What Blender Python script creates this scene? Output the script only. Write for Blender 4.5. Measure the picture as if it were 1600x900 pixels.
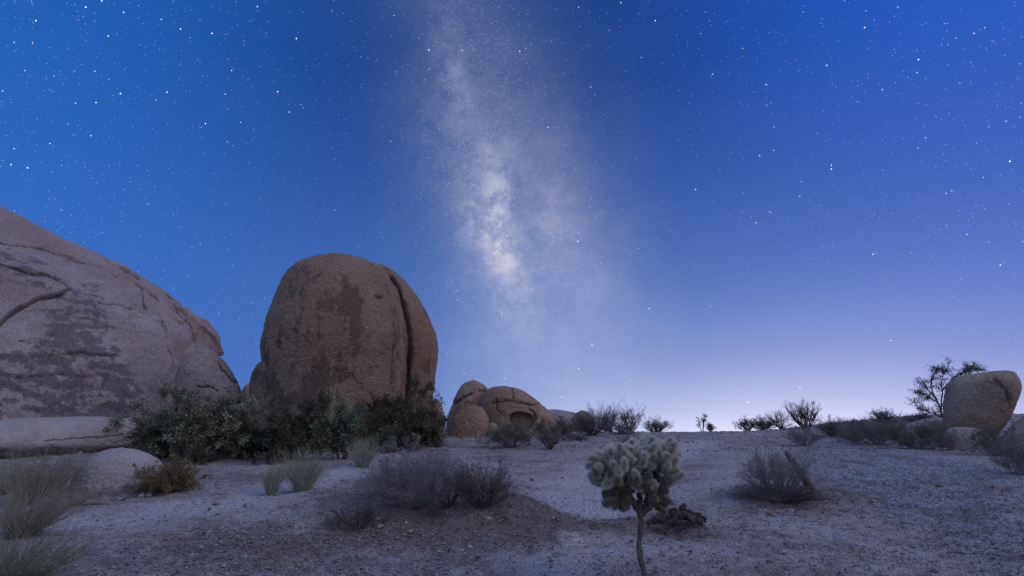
import bpy, math, random
import numpy as np
from mathutils import Vector

# ------------------------------------------------------------------ clearing
for o in list(bpy.data.objects):
    bpy.data.objects.remove(o)
scene = bpy.context.scene
C = scene.collection
rad = math.radians

# ------------------------------------------------------------------ camera
EYE = 1.5
PITCH = rad(15.1)
FPX = 889.0                       # 20 mm lens on a 1600 px wide frame
cam = bpy.data.cameras.new('camera')
cam.lens = 20.0
cam.sensor_width = 36.0
cam.clip_start = 0.05
cam.clip_end = 20000
cam_ob = bpy.data.objects.new('camera', cam)
cam_ob.location = (0, 0, EYE)
cam_ob.rotation_euler = (rad(90) + PITCH, 0, 0)
C.objects.link(cam_ob)
scene.camera = cam_ob

cp, sp = math.cos(PITCH), math.sin(PITCH)

def ray(px, py):
    """direction through a photo pixel (1600x900)"""
    x = (px - 800.0) / FPX
    y = (450.0 - py) / FPX
    return np.array([x, cp - y * sp, sp + y * cp])

def udir(px, py):
    d = ray(px, py)
    return d / np.linalg.norm(d)

def project(V):
    """world points -> photo pixels"""
    X = V[:, 0]; Y = V[:, 1]; Z = V[:, 2] - EYE
    fw = np.maximum(Y * cp + Z * sp, 1e-3)
    up = -Y * sp + Z * cp
    return np.stack([800 + FPX * X / fw, 450 - FPX * up / fw], 1)

# ------------------------------------------------------------------ colour
def s2l(c):
    c = c / 255.0
    return c / 12.92 if c <= 0.04045 else ((c + 0.055) / 1.055) ** 2.4

def RGB(r, g, b):
    return (s2l(r), s2l(g), s2l(b), 1.0)

# ------------------------------------------------------------------ view / exposure
vs = scene.view_settings
vs.view_transform = 'Standard'
vs.look = 'None'
vs.exposure = 0.0
vs.gamma = 1.0
vs.use_curve_mapping = False

# ------------------------------------------------------------------ node helper
class NT:
    def __init__(self, tree):
        self.t = tree
    def n(self, typ, ins=None, **kw):
        nd = self.t.nodes.new(typ)
        for k, v in kw.items():
            setattr(nd, k, v)
        if ins:
            for k, v in ins.items():
                self.set(nd, k, v)
        return nd
    def set(self, nd, k, v):
        s = nd.inputs[k]
        if hasattr(v, 'is_output') or isinstance(v, bpy.types.NodeSocket):
            self.t.links.new(v, s)
        else:
            s.default_value = v
    def math(self, op, a, b=0.0, c=0.0, clamp=False):
        nd = self.n('ShaderNodeMath', {0: a, 1: b, 2: c}, operation=op, use_clamp=clamp)
        return nd.outputs[0]
    def vmath(self, op, a, b=None):
        ins = {0: a}
        if b is not None:
            ins[1] = b
        nd = self.n('ShaderNodeVectorMath', ins, operation=op)
        return nd.outputs['Value'] if op in ('DOT_PRODUCT', 'LENGTH') else nd.outputs[0]
    def noise(self, vec, scale, detail=4.0, rough=0.5, dist=0.0):
        return self.n('ShaderNodeTexNoise', {'Vector': vec, 'Scale': scale, 'Detail': detail,
                                             'Roughness': rough, 'Distortion': dist}).outputs['Fac']
    def ramp(self, fac, stops, interp='LINEAR'):
        nd = self.n('ShaderNodeValToRGB', {'Fac': fac})
        cr = nd.color_ramp
        cr.interpolation = interp
        while len(cr.elements) < len(stops):
            cr.elements.new(0.5)
        for e, (p, c) in zip(cr.elements, stops):
            e.position = p
            e.color = c if not isinstance(c, (int, float)) else (c, c, c, 1)
        return nd.outputs['Color']
    def mix(self, fac, a, b, mode='MIX'):
        nd = self.n('ShaderNodeMix', data_type='RGBA', blend_type=mode)
        self.set(nd, 0, fac); self.set(nd, 6, a); self.set(nd, 7, b)
        return nd.outputs[2]
    def mapr(self, v, a, b, c=0.0, d=1.0, smooth=True):
        nd = self.n('ShaderNodeMapRange', {0: v, 1: a, 2: b, 3: c, 4: d})
        if smooth:
            nd.interpolation_type = 'SMOOTHSTEP'
        return nd.outputs[0]
    def scale(self, col, f):
        nd = self.n('ShaderNodeVectorMath', {0: col}, operation='SCALE')
        self.set(nd, 'Scale', f)
        return nd.outputs[0]

# ------------------------------------------------------------------ world: night sky with twilight glow
world = bpy.data.worlds.new('World')
scene.world = world
world.use_nodes = True
wt = world.node_tree
wt.nodes.clear()
W = NT(wt)
d_ = W.n('ShaderNodeTexCoord').outputs['Generated']
dvec = W.vmath('NORMALIZE', d_)
sep = W.n('ShaderNodeSeparateXYZ', {0: dvec})
el = W.math('ARCSINE', sep.outputs[2])                        # elevation, radians
az = W.math('ARCTAN2', sep.outputs[0], sep.outputs[1])        # 0 = ahead, + = right

def A(deg): return rad(deg)
e01 = W.mapr(el, 0.0, A(60), smooth=False)
# deep blue overhead, paler blue low down
front = W.ramp(e01, [(0.0, RGB(92, 128, 196)), (0.10, RGB(80, 116, 188)), (0.25, RGB(64, 102, 176)),
                     (0.42, RGB(44, 82, 156)), (0.58, RGB(27, 66, 138)), (0.85, RGB(23, 62, 132)), (1.0, RGB(30, 72, 150))])
# the sky brightens away from the middle, cyan-blue to the left, violet-blue to the right
right = W.mapr(az, A(4), A(48))
left = W.mapr(az, A(-8), A(-48))
sky = W.mix(W.math('MULTIPLY', left, 0.55), front, RGB(36, 112, 205))
rightcol = W.ramp(e01, [(0.0, RGB(94, 120, 194)), (0.18, RGB(84, 113, 198)), (0.36, RGB(58, 96, 188)), (0.60, RGB(32, 92, 196)), (1.0, RGB(30, 90, 196))])
sky = W.mix(W.math('MULTIPLY', right, 0.9), sky, rightcol)
# twilight glow on the right-hand horizon
ga = W.math('DIVIDE', W.math('SUBTRACT', az, A(27)), A(25))
ga = W.math('EXPONENT', W.math('MULTIPLY', W.math('MULTIPLY', ga, ga), -1.0))
elp = W.math('MAXIMUM', el, 0.0)
ge = W.math('EXPONENT', W.math('MULTIPLY', elp, -1.0 / A(5.0)))
ge2 = W.math('EXPONENT', W.math('MULTIPLY', elp, -1.0 / A(11)))
glow = W.scale((0.80, 0.66, 0.46), W.math('MULTIPLY', ga, ge))
glow2 = W.scale((0.045, 0.058, 0.14), W.math('MULTIPLY', ga, ge2))
sky = W.vmath('ADD', W.vmath('ADD', sky, glow), glow2)
# Milky Way: a band through two directions
PA = udir(700, 40); PB = udir(800, 440)
nrm = np.cross(PA, PB); nrm /= np.linalg.norm(nrm)
if nrm[0] < 0: nrm = -nrm
mid = PA + PB; mid /= np.linalg.norm(mid)
tan = np.cross(nrm, mid); tan /= np.linalg.norm(tan)
if tan[2] < 0: tan = -tan
uu = W.vmath('DOT_PRODUCT', dvec, tuple(tan))
vv = W.vmath('DOT_PRODUCT', dvec, tuple(nrm))
ahead = W.mapr(W.vmath('DOT_PRODUCT', dvec, tuple(mid)), 0.1, 0.4)
wob = W.n('ShaderNodeTexNoise', {'Vector': dvec, 'Scale': 7.0, 'Detail': 5.0, 'Roughness': 0.6})
wv = W.vmath('SUBTRACT', wob.outputs['Color'], (0.5, 0.5, 0.5))
uvw = W.n('ShaderNodeCombineXYZ', {0: uu, 1: vv, 2: 0.0}).outputs[0]
uvw = W.vmath('ADD', uvw, W.vmath('MULTIPLY', wv, (0.12, 0.09, 0.0)))
def blob(px, py, su, sv):
    dd = udir(px, py)
    c = (float(dd @ tan), float(dd @ nrm), 0.0)
    q = W.vmath('MULTIPLY', W.vmath('SUBTRACT', uvw, c), (FPX / su, FPX / sv, 0.0))
    return W.math('EXPONENT', W.math('MULTIPLY', W.vmath('DOT_PRODUCT', q, q), -1.0))
n1 = W.noise(dvec, 26.0, 9.0, 0.72, 0.0)
n1m = W.mapr(n1, 0.35, 0.65, 0.32, 1.58)
n2 = W.noise(dvec, 11.0, 9.0, 0.70, 0.0)
n2m = W.mapr(n2, 0.30, 0.70, 0.72, 1.24)
mw = None
for (px, py, su, sv, col, nn) in [
        (815, 380, 270, 128, (0.098, 0.090, 0.060), n2m),
        (725, 90, 230, 90, (0.034, 0.034, 0.030), n2m),
        (835, 565, 140, 140, (0.066, 0.066, 0.068), n2m),
        (890, 340, 170, 85, (0.050, 0.042, 0.028), n2m),
        (785, 370, 130, 72, (0.090, 0.078, 0.052), n1m),
        (790, 408, 60, 26, (0.17, 0.128, 0.060), n1m),
        (772, 350, 60, 30, (0.075, 0.068, 0.048), n1m),
        (778, 290, 44, 26, (0.110, 0.104, 0.092), n1m),
        (745, 222, 70, 55, (0.052, 0.050, 0.044), n1m),
        (712, 108, 50, 34, (0.060, 0.060, 0.060), n1m),
        (690, 20, 60, 50, (0.022, 0.022, 0.022), n1m),
        (880, 345, 90, 60, (0.042, 0.030, 0.020), n1m)]:
    b = W.scale(col, W.math('MULTIPLY', blob(px, py, su, sv), nn))
    mw = b if mw is None else W.vmath('ADD', mw, b)
rift = W.math('MAXIMUM', blob(838, 400, 90, 26), W.math('MULTIPLY', blob(756, 150, 140, 18), 0.7))
rift = W.math('MAXIMUM', rift, W.math('MULTIPLY', blob(815, 320, 70, 13), 0.9))
mw = W.scale(mw, W.math('MULTIPLY', ahead, W.math('SUBTRACT', 1.0, W.math('MULTIPLY', rift, 0.30))))
sky = W.vmath('ADD', sky, mw)
# unseen sky behind the camera, brightened as added fill light for the desert
back = W.mapr(W.math('ABSOLUTE', az), A(68), A(135))
backcol = W.ramp(e01, [(0.0, (0.27, 0.31, 0.50, 1)), (0.4, (0.27, 0.36, 0.66, 1)), (1.0, (0.20, 0.32, 0.66, 1))])
sky = W.mix(back, sky, backcol)
zen = W.mapr(el, A(48), A(75))
sky = W.mix(zen, sky, (0.27, 0.38, 0.78, 1))  # unseen zenith brightened likewise, as blue fill for the ground
below = W.mapr(el, A(-1.0), A(-6))
sky = W.mix(below, sky, (0.05, 0.05, 0.07, 1))
bg = W.n('ShaderNodeBackground', {'Color': sky, 'Strength': 1.0})
wo = W.n('ShaderNodeOutputWorld', {0: bg.outputs[0]})

# ------------------------------------------------------------------ sun: the faint, very soft afterglow
sun = bpy.data.lights.new('sun', 'SUN')
sun.energy = 0.68
sun.angle = rad(40)
sun.color = (1.0, 0.84, 0.78)
sun_ob = bpy.data.objects.new('sun', sun)
SUN_DIR = Vector((0.78, -0.22, 0.72)).normalized()        # towards the light
sun_ob.rotation_euler = SUN_DIR.to_track_quat('Z', 'Y').to_euler()
C.objects.link(sun_ob)

# ------------------------------------------------------------------ noise (numpy)
_rs = np.random.RandomState(7)
_perm = np.concatenate([_rs.permutation(256)] * 3).astype(np.int64)
_grad = _rs.normal(size=(256, 3)); _grad /= np.linalg.norm(_grad, axis=1)[:, None]
def pn(P):
    P = np.asarray(P, float)
    i = np.floor(P).astype(np.int64)
    f = P - i
    i &= 255
    u = f * f * f * (f * (f * 6 - 15) + 10)
    out = np.zeros(len(P))
    for dx in (0, 1):
        wx = u[:, 0] if dx else 1 - u[:, 0]
        for dy in (0, 1):
            wy = u[:, 1] if dy else 1 - u[:, 1]
            for dz in (0, 1):
                wz = u[:, 2] if dz else 1 - u[:, 2]
                h = _perm[_perm[_perm[(i[:, 0] + dx) & 255] + ((i[:, 1] + dy) & 255)] + ((i[:, 2] + dz) & 255)]
                g = _grad[h]
                out += wx * wy * wz * (g[:, 0] * (f[:, 0] - dx) + g[:, 1] * (f[:, 1] - dy) + g[:, 2] * (f[:, 2] - dz))
    return out * 1.5
def fbm(P, octv=4, gain=0.5):
    P = np.asarray(P, float)
    a, s = 1.0, np.zeros(len(P))
    for k in range(octv):
        s += a * pn(P + 17.3 * k)
        P = P * 2.03
        a *= gain
    return s
def sst(a, b, x):
    t = np.clip((np.asarray(x, float) - a) / (b - a), 0, 1)
    return t * t * (3 - 2 * t)
def polydist(P, line):
    """distance of 2-D points to a polyline"""
    best = np.full(len(P), 1e9)
    for (a, b) in zip(line[:-1], line[1:]):
        a = np.array(a, float); b = np.array(b, float)
        ab = b - a
        t = np.clip(((P - a) @ ab) / max(ab @ ab, 1e-9), 0, 1)
        best = np.minimum(best, np.linalg.norm(P - (a + t[:, None] * ab), axis=1))
    return best
def inpoly(P, poly):
    x, y = P[:, 0], P[:, 1]
    ins = np.zeros(len(P), bool)
    n = len(poly)
    for i in range(n):
        x0, y0 = poly[i]; x1, y1 = poly[(i + 1) % n]
        c = (y0 > y) != (y1 > y)
        with np.errstate(divide='ignore', invalid='ignore'):
            xi = (x1 - x0) * (y - y0) / (y1 - y0 + 1e-12) + x0
        ins ^= c & (x < xi)
    return ins
def softpoly(P, poly, soft):
    d = polydist(P, list(poly) + [poly[0]])
    return sst(-soft, soft, np.where(inpoly(P, poly), d, -d))

# ------------------------------------------------------------------ objects
def mesh_np(name, V, faces, mat, smooth=True, parent=None, loc=(0, 0, 0), attrs=None):
    """faces: list of integer arrays (n,k); one mesh object, origin at loc"""
    me = bpy.data.meshes.new(name)
    V = np.asarray(V, float) - np.asarray(loc, float)
    me.vertices.add(len(V))
    me.vertices.foreach_set('co', V.astype(np.float32).ravel())
    loops = np.concatenate([f.ravel() for f in faces]).astype(np.int32)
    tot = np.concatenate([np.full(len(f), f.shape[1]) for f in faces]).astype(np.int32)
    st = np.concatenate([[0], np.cumsum(tot)[:-1]]).astype(np.int32)
    me.loops.add(len(loops))
    me.loops.foreach_set('vertex_index', loops)
    me.polygons.add(len(tot))
    me.polygons.foreach_set('loop_start', st)
    me.polygons.foreach_set('loop_total', tot)
    me.polygons.foreach_set('use_smooth', np.full(len(tot), smooth))
    me.update(calc_edges=True)
    me.validate()
    if attrs:
        for k, a in attrs.items():
            a = np.asarray(a, np.float32)
            at = me.attributes.new(k, 'FLOAT', 'POINT')
            at.data.foreach_set('value', a)
    me.materials.append(mat)
    o = bpy.data.objects.new(name, me)
    C.objects.link(o)
    if parent is not None:
        o.parent = parent
    else:
        o.location = loc
    return o
def tag(o, label, cat, group=None):
    o['label'] = label
    o['category'] = cat
    if group:
        o['group'] = group
    return o
def thing(name, label, cat, loc, group=None):
    o = bpy.data.objects.new(name, None)
    o.empty_display_size = 0.1
    o.location = loc
    C.objects.link(o)
    return tag(o, label, cat, group)

# ------------------------------------------------------------------ terrain
def H0(x, y):
    x = np.asarray(x, float); y = np.asarray(y, float)
    ramp = 0.08 * 2.0 * np.log1p(np.exp(np.clip((y - 7) / 2.0, -30, 30)))
    crest = 2.42 - 0.075 * np.maximum(y - 34, 0)
    k = 0.35
    z = -k * np.log(np.exp(-np.clip(ramp, -5, 12) / k) + np.exp(-np.clip(crest, -9, 12) / k))
    z = np.maximum(z, -0.8)
    hill = 1.05 * sst(13, 27, x) * sst(19, 36, y) * (1 - sst(48, 90, y))
    left = 0.5 * sst(-8, -20, x) * sst(14, 28, y) * (1 - sst(60, 120, y))
    z = z + hill + left
    far = sst(50, 90, np.hypot(x, y))
    n = fbm(np.stack([x * 0.16, y * 0.16, x * 0 + 3.1], -1).reshape(-1, 3), 3).reshape(x.shape)
    return z + 0.10 * n * (1 - far) * sst(3, 10, y)

def G0(px, py, fn=None):
    fn = fn or H
    d = ray(px, py)
    ys = np.linspace(3.0, 36.5, 3400)
    t = ys / d[1]
    X = d[0] * t; Z = EYE + d[2] * t
    hit = np.nonzero(Z <= fn(X, ys))[0]
    i = hit[0] if len(hit) else len(ys) - 1
    return np.array([X[i], ys[i], float(fn(X[i:i + 1], ys[i:i + 1])[0])])

def gl(pts):
    return [tuple(G0(px, py, H0)[:2]) for px, py in pts]
MOUND = gl([(590, 795), (640, 790), (690, 788), (740, 792), (775, 800)])
RIDGE = gl([(800, 800), (850, 822), (905, 832), (960, 828), (1010, 818), (1060, 812)])
BUSHM = gl([(1190, 775), (1230, 776), (1260, 778)])
SWALE = gl([(1090, 690), (1040, 705), (980, 730), (920, 765), (880, 790)])
TRACK = gl([(640, 712), (560, 735), (430, 765), (300, 790), (150, 812)])
UPPER = gl([(1180, 700), (1150, 730), (1120, 760), (1140, 800)])
PATHF = gl([(840, 900), (900, 860), (980, 850), (1080, 850)])
GRAVEL = gl([(1290, 682), (1400, 700), (1480, 715), (1600, 740), (1600, 898), (1480, 830), (1380, 800), (1300, 760), (1235, 710)])
LITTER = gl([(500, 800), (560, 745), (700, 735), (800, 755), (845, 790), (950, 822), (1080, 790), (1115, 822), (1060, 845), (940, 842), (820, 850), (690, 868), (560, 865), (480, 850)])
LIT2 = gl([(1130, 770), (1280, 770), (1400, 770), (1380, 790), (1260, 810), (1120, 815)])
LIT3 = gl([(200, 850), (420, 812), (560, 850), (640, 897), (180, 897)])

def H(x, y):
    x = np.asarray(x, float); y = np.asarray(y, float)
    sh = x.shape
    P = np.stack([x.ravel(), y.ravel()], 1)
    z = H0(x, y).ravel()
    near = (P[:, 1] > 3) & (P[:, 1] < 45)
    Q = P[near]
    if len(Q):
        wob = 0.35 * fbm(np.stack([Q[:, 0] * 1.1, Q[:, 1] * 1.1, Q[:, 0] * 0], 1), 3)
        dm = polydist(Q, MOUND) + wob
        dz = 0.26 * (1 - sst(0.15, 1.9, dm))
        dz += 0.11 * (1 - sst(0.0, 0.75, polydist(Q, RIDGE) + 0.6 * wob))
        dz += 0.20 * (1 - sst(0.1, 1.5, polydist(Q, BUSHM) + wob))
        dz -= 0.14 * (1 - sst(0.2, 2.0, polydist(Q, SWALE) + wob))
        dz -= 0.07 * (1 - sst(0.1, 1.1, polydist(Q, TRACK) + wob))
        z[near] += dz
    return z.reshape(sh)

def gravel_mask(P):
    w = fbm(np.stack([P[:, 0] * 0.5, P[:, 1] * 0.5, P[:, 0] * 0 + 9], 1), 3)
    return np.clip(softpoly(P, GRAVEL, 1.1) + 0.25 * w * 1.0, 0, 1)
def path_mask(P):
    w = fbm(np.stack([P[:, 0] * 0.7, P[:, 1] * 0.7, P[:, 0] * 0 + 15], 1), 4)
    m = np.maximum.reduce([1 - sst(0.3, 2.2, polydist(P, SWALE) + 0.8 * w), 0.9 * (1 - sst(0.2, 1.5, polydist(P, TRACK) + 0.7 * w)),
                           0.7 * (1 - sst(0.1, 0.8, polydist(P, PATHF) + 0.5 * w)), 0.45 * (1 - sst(0.2, 1.6, polydist(P, UPPER) + 0.8 * w))])
    return np.clip(m - 0.25 * np.maximum(w, 0), 0, 1)
def litter_mask(P):
    w = 0.5 * fbm(np.stack([P[:, 0] * 0.9, P[:, 1] * 0.9, P[:, 0] * 0 + 5], 1), 4)
    m = np.maximum.reduce([softpoly(P, LITTER, 0.95), 0.65 * softpoly(P, LIT2, 0.8), 0.68 * softpoly(P, LIT3, 0.8)])
    return np.clip(m + 0.35 * w * (m > 0.02) + 0.22 * np.maximum(w, 0), 0, 1)

def build_ground():
    fr = np.linspace(-52, 52, 900)
    bk = np.linspace(52, 308, 70)[1:-1]
    azs = np.radians(np.concatenate([fr, bk]))
    r1 = 0.8 * (3.2 / 0.8) ** np.linspace(0, 1, 8)[:-1]
    r2 = 3.2 * (48 / 3.2) ** np.linspace(0, 1, 520)
    r3 = 48 * (9000 / 48) ** np.linspace(0, 1, 40)[1:]
    rs = np.concatenate([r1, r2, r3])
    R, T = np.meshgrid(rs, azs, indexing='ij')
    X = R * np.sin(T); Y = R * np.cos(T)
    Z = H(X, Y)
    P = np.stack([X.ravel(), Y.ravel()], 1)
    near = (R.ravel() < 50)
    gm = np.zeros(len(P)); lm = np.zeros(len(P)); pm = np.zeros(len(P))
    Q = P[near]
    gm[near] = gravel_mask(Q); lm[near] = litter_mask(Q); pm[near] = path_mask(Q) * (1 - lm[near])
    Q3 = np.stack([Q[:, 0], Q[:, 1], Q[:, 0] * 0], 1)
    micro = 0.020 * fbm(Q3 * 2.1, 3) + 0.010 * fbm(Q3 * 7.0, 3)
    hol = fbm(Q3 * 3.6 + 40, 2)                                  # scuffed hollows, old footprints
    micro += -0.045 * sst(0.15, 0.5, hol)
    micro += 0.05 * fbm(Q3 * 1.6 + 60, 2) * sst(27, 32, Q[:, 1])
    micro += (0.5 * gm[near] + 0.6 * lm[near]) * 0.035 * fbm(Q3 * 5.0 + 11, 3)
    micro += gm[near] * 0.02 * np.abs(fbm(Q3 * 9.0 + 2, 2))
    z = Z.ravel(); z[near] += micro
    V = np.concatenate([np.stack([P[:, 0], P[:, 1], z], 1), [[0, 0, float(H0(np.array([0.0]), np.array([0.0]))[0])]]])
    nr, na = R.shape
    i, j = np.meshgrid(np.arange(nr - 1), np.arange(na), indexing='ij')
    j2 = (j + 1) % na
    F = np.stack([i * na + j, i * na + j2, (i + 1) * na + j2, (i + 1) * na + j], -1).reshape(-1, 4)[:, ::-1]
    c = len(V) - 1
    jj = np.arange(na)
    F3 = np.stack([np.full(na, c), (jj + 1) % na, jj], 1)
    a = {'gravel': np.append(gm, 0), 'litter': np.append(lm, 0), 'path': np.append(pm, 0)}
    o = mesh_np('ground', V, [F, F3], MAT['ground'], attrs=a)
    o['kind'] = 'structure'
    return o

# ------------------------------------------------------------------ materials
MAT = {}
def new_mat(name):
    m = bpy.data.materials.new(name)
    m.use_nodes = True
    m.node_tree.nodes.clear()
    return m, NT(m.node_tree)
def finish(N, col, rough=0.9, normal=None, spec=0.15, trans=None):
    ins = {'Base Color': col, 'Roughness': rough, 'Specular IOR Level': spec}
    b = N.n('ShaderNodeBsdfPrincipled', ins)
    if normal is not None:
        N.set(b, 'Normal', normal)
    out = b.outputs[0]
    if trans is not None:
        t = N.n('ShaderNodeBsdfTranslucent', {'Color': col})
        out = N.n('ShaderNodeMixShader', {0: trans, 1: out, 2: t.outputs[0]}).outputs[0]
    N.n('ShaderNodeOutputMaterial', {0: out})
def attr(N, name):
    return N.n('ShaderNodeAttribute', attribute_name=name).outputs['Fac']

def mat_ground():
    m, N = new_mat('desert_ground')
    pos = N.n('ShaderNodeNewGeometry').outputs['Position']
    g = attr(N, 'gravel'); l = attr(N, 'litter')
    a = N.noise(pos, 0.35, 5, 0.6)
    b = N.noise(pos, 3.0, 6, 0.65)
    c = N.noise(pos, 28.0, 4, 0.7)
    sand = N.ramp(a, [(0.35, (0.43, 0.365, 0.325, 1)), (0.65, (0.54, 0.485, 0.445, 1))])
    brown = N.ramp(b, [(0.3, (0.150, 0.108, 0.084, 1)), (0.7, (0.32, 0.24, 0.19, 1))])
    grav = N.ramp(N.noise(pos, 14.0, 5, 0.75), [(0.32, (0.12, 0.135, 0.145, 1)), (0.5, (0.37, 0.415, 0.45, 1)), (0.68, (0.64, 0.69, 0.73, 1))])
    lm = N.mapr(N.math('ADD', N.math('MULTIPLY', l, 0.8), N.math('MULTIPLY', N.math('SUBTRACT', b, 0.5), 1.5)), 0.10, 0.80)
    pt = attr(N, 'path')
    col = N.mix(N.math('MULTIPLY', g, 0.75), sand, grav)
    col = N.mix(N.math('MULTIPLY', lm, 0.85), col, brown)
    # patches of darker crust and fine dark grains
    patch = N.mapr(N.noise(pos, 0.9, 8, 0.72), 0.46, 0.62)
    col = N.mix(N.math('MULTIPLY', N.math('MULTIPLY', patch, N.math('SUBTRACT', 1.0, N.math('MULTIPLY', pt, 0.8))), 0.62), col, (0.225, 0.180, 0.155, 1))
    crust = N.mapr(N.noise(pos, 5.5, 6, 0.75, 0.5), 0.52, 0.66)
    col = N.mix(N.math('MULTIPLY', N.math('MULTIPLY', crust, N.math('SUBTRACT', 1.0, N.math('MULTIPLY', pt, 0.6))), 0.50), col, (0.15, 0.125, 0.115, 1))
    col = N.mix(N.math('MULTIPLY', pt, 0.80), col, N.ramp(c, [(0.3, (0.52, 0.485, 0.46, 1)), (0.7, (0.70, 0.66, 0.635, 1))]))
    v = N.n('ShaderNodeTexVoronoi', {'Vector': pos, 'Scale': 38.0, 'Randomness': 1.0})
    grain = N.math('MAXIMUM', N.mapr(v.outputs['Distance'], 0.12, 0.42, 0.55, 1.0), N.math('MULTIPLY', pt, 0.92))
    gr2 = N.mapr(c, 0.3, 0.7, 0.72, 1.25)
    col = N.scale(col, N.math('MULTIPLY', grain, gr2))
    h = N.math('ADD', N.math('MULTIPLY', N.noise(pos, 9.0, 6, 0.7), 0.6), N.math('MULTIPLY', v.outputs['Distance'], 0.45))
    h = N.math('ADD', h, N.math('MULTIPLY', c, 0.4))
    bm = N.n('ShaderNodeBump', {'Height': h, 'Strength': 1.0, 'Distance': 0.08})
    finish(N, col, 0.95, bm.outputs[0], 0.1)
    return m

def mat_rock(name, ca, cb, cd, gr=1.0):
    """granite: two body tones, dark desert varnish where the attribute says so"""
    m, N = new_mat(name)
    co = N.n('ShaderNodeTexCoord').outputs['Object']
    v = attr(N, 'varnish'); cr = attr(N, 'crack_shade'); ru = attr(N, 'rust')
    a = N.noise(co, 0.55, 6, 0.62, 0.4)
    b = N.noise(co, 4.0, 8, 0.7)
    c = N.noise(co, 34.0, 3, 0.7)
    col = N.ramp(a, [(0.33, ca), (0.67, cb)])
    col = N.mix(N.math('MULTIPLY', N.mapr(b, 0.45, 0.75), 0.35), col, tuple(0.62 * q for q in ca[:3]) + (1,))
    col = N.mix(ru, col, (0.30, 0.175, 0.11, 1))
    b2 = N.noise(co, 9.0, 6, 0.75)
    vm = N.mapr(N.math('ADD', v, N.math('ADD', N.math('MULTIPLY', N.math('SUBTRACT', b, 0.5), 0.9), N.math('MULTIPLY', N.math('SUBTRACT', b2, 0.5), 0.8))), 0.34, 0.66)
    col = N.mix(N.math('MULTIPLY', vm, 0.74), col, cd)
    col = N.mix(N.math('MULTIPLY', cr, 0.75), col, (0.06, 0.045, 0.035, 1))  # shade in cracks and the cleft, painted as dark colour
    c2 = N.noise(co, 13.0, 4, 0.8)
    col = N.scale(col, N.math('MULTIPLY', N.mapr(c, 0.30, 0.70, 1 - 0.45 * gr, 1 + 0.42 * gr), N.mapr(c2, 0.30, 0.70, 1 - 0.28 * gr, 1 + 0.28 * gr)))
    vo = N.n('ShaderNodeTexVoronoi', {'Vector': co, 'Scale': 26.0})
    h = N.math('ADD', N.math('MULTIPLY', b, 1.1), N.math('MULTIPLY', c, 0.35))
    h = N.math('ADD', h, N.math('MULTIPLY', vo.outputs['Distance'], 0.10))
    bm = N.n('ShaderNodeBump', {'Height': h, 'Strength': 0.4 + 0.5 * gr, 'Distance': 0.04 + 0.06 * gr})
    finish(N, col, 0.92, bm.outputs[0], 0.12)
    return m

def mat_leaf(name, stops, trans=0.25, rough=0.7):
    m, N = new_mat(name)
    r = attr(N, 'tone')
    col = N.ramp(r, stops)
    finish(N, col, rough, None, 0.2, trans)
    return m
def mat_bark(name, a, b, sc=20):
    m, N = new_mat(name)
    co = N.n('ShaderNodeTexCoord').outputs['Object']
    st = N.vmath('MULTIPLY', co, (1.0, 1.0, 0.35))
    n = N.noise(st, sc, 6, 0.7)
    col = N.ramp(n, [(0.3, a), (0.7, b)])
    bm = N.n('ShaderNodeBump', {'Height': n, 'Strength': 0.9, 'Distance': 0.02})
    finish(N, col, 0.9, bm.outputs[0], 0.1)
    return m

MAT['ground'] = mat_ground()
MAT['dome'] = mat_rock('pale_granite', (0.335, 0.270, 0.242, 1), (0.455, 0.388, 0.360, 1), (0.150, 0.124, 0.134, 1))
MAT['egg'] = mat_rock('brown_granite', (0.265, 0.178, 0.118, 1), (0.36, 0.258, 0.182, 1), (0.120, 0.084, 0.066, 1))
MAT['arch'] = mat_rock('tan_granite', (0.307, 0.210, 0.142, 1), (0.443, 0.318, 0.219, 1), (0.147, 0.102, 0.073, 1))
MAT['pale'] = mat_rock('grey_granite', (0.34, 0.295, 0.265, 1), (0.45, 0.40, 0.37, 1), (0.17, 0.14, 0.125, 1), 0.45)
MAT['balanced'] = mat_rock('speckled_granite', (0.375, 0.283, 0.203, 1), (0.513, 0.399, 0.293, 1), (0.201, 0.144, 0.099, 1))
MAT['stones'] = mat_rock('loose_stone', (0.318, 0.265, 0.214, 1), (0.466, 0.402, 0.328, 1), (0.159, 0.127, 0.101, 1))
MAT['oak_leaf'] = mat_leaf('oak_leaves', [(0.0, (0.070, 0.073, 0.045, 1)), (0.55, (0.195, 0.197, 0.121, 1)), (1.0, (0.659, 0.637, 0.435, 1))])  # brightest stop puts silvery leaf highlights into the colour
MAT['silver_leaf'] = mat_leaf('silver_leaves', [(0.0, (0.088, 0.107, 0.066, 1)), (0.5, (0.209, 0.243, 0.149, 1)), (1.0, (0.395, 0.418, 0.282, 1))])
MAT['dark_leaf'] = mat_leaf('dark_leaves', [(0.0, (0.059, 0.057, 0.037, 1)), (0.6, (0.122, 0.121, 0.075, 1)), (1.0, (0.310, 0.303, 0.192, 1))])
MAT['grey_leaf'] = mat_leaf('grey_leaves', [(0.0, (0.120, 0.104, 0.096, 1)), (1.0, (0.348, 0.312, 0.282, 1))])
MAT['gold_leaf'] = mat_leaf('golden_flowers', [(0.0, (0.15, 0.105, 0.055, 1)), (0.6, (0.30, 0.215, 0.105, 1)), (1.0, (0.42, 0.32, 0.17, 1))])
MAT['olive_leaf'] = mat_leaf('olive_leaves', [(0.0, (0.115, 0.105, 0.065, 1)), (1.0, (0.324, 0.290, 0.182, 1))])
MAT['oak_bark'] = mat_bark('oak_bark', (0.05, 0.04, 0.032, 1), (0.13, 0.105, 0.085, 1))
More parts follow.
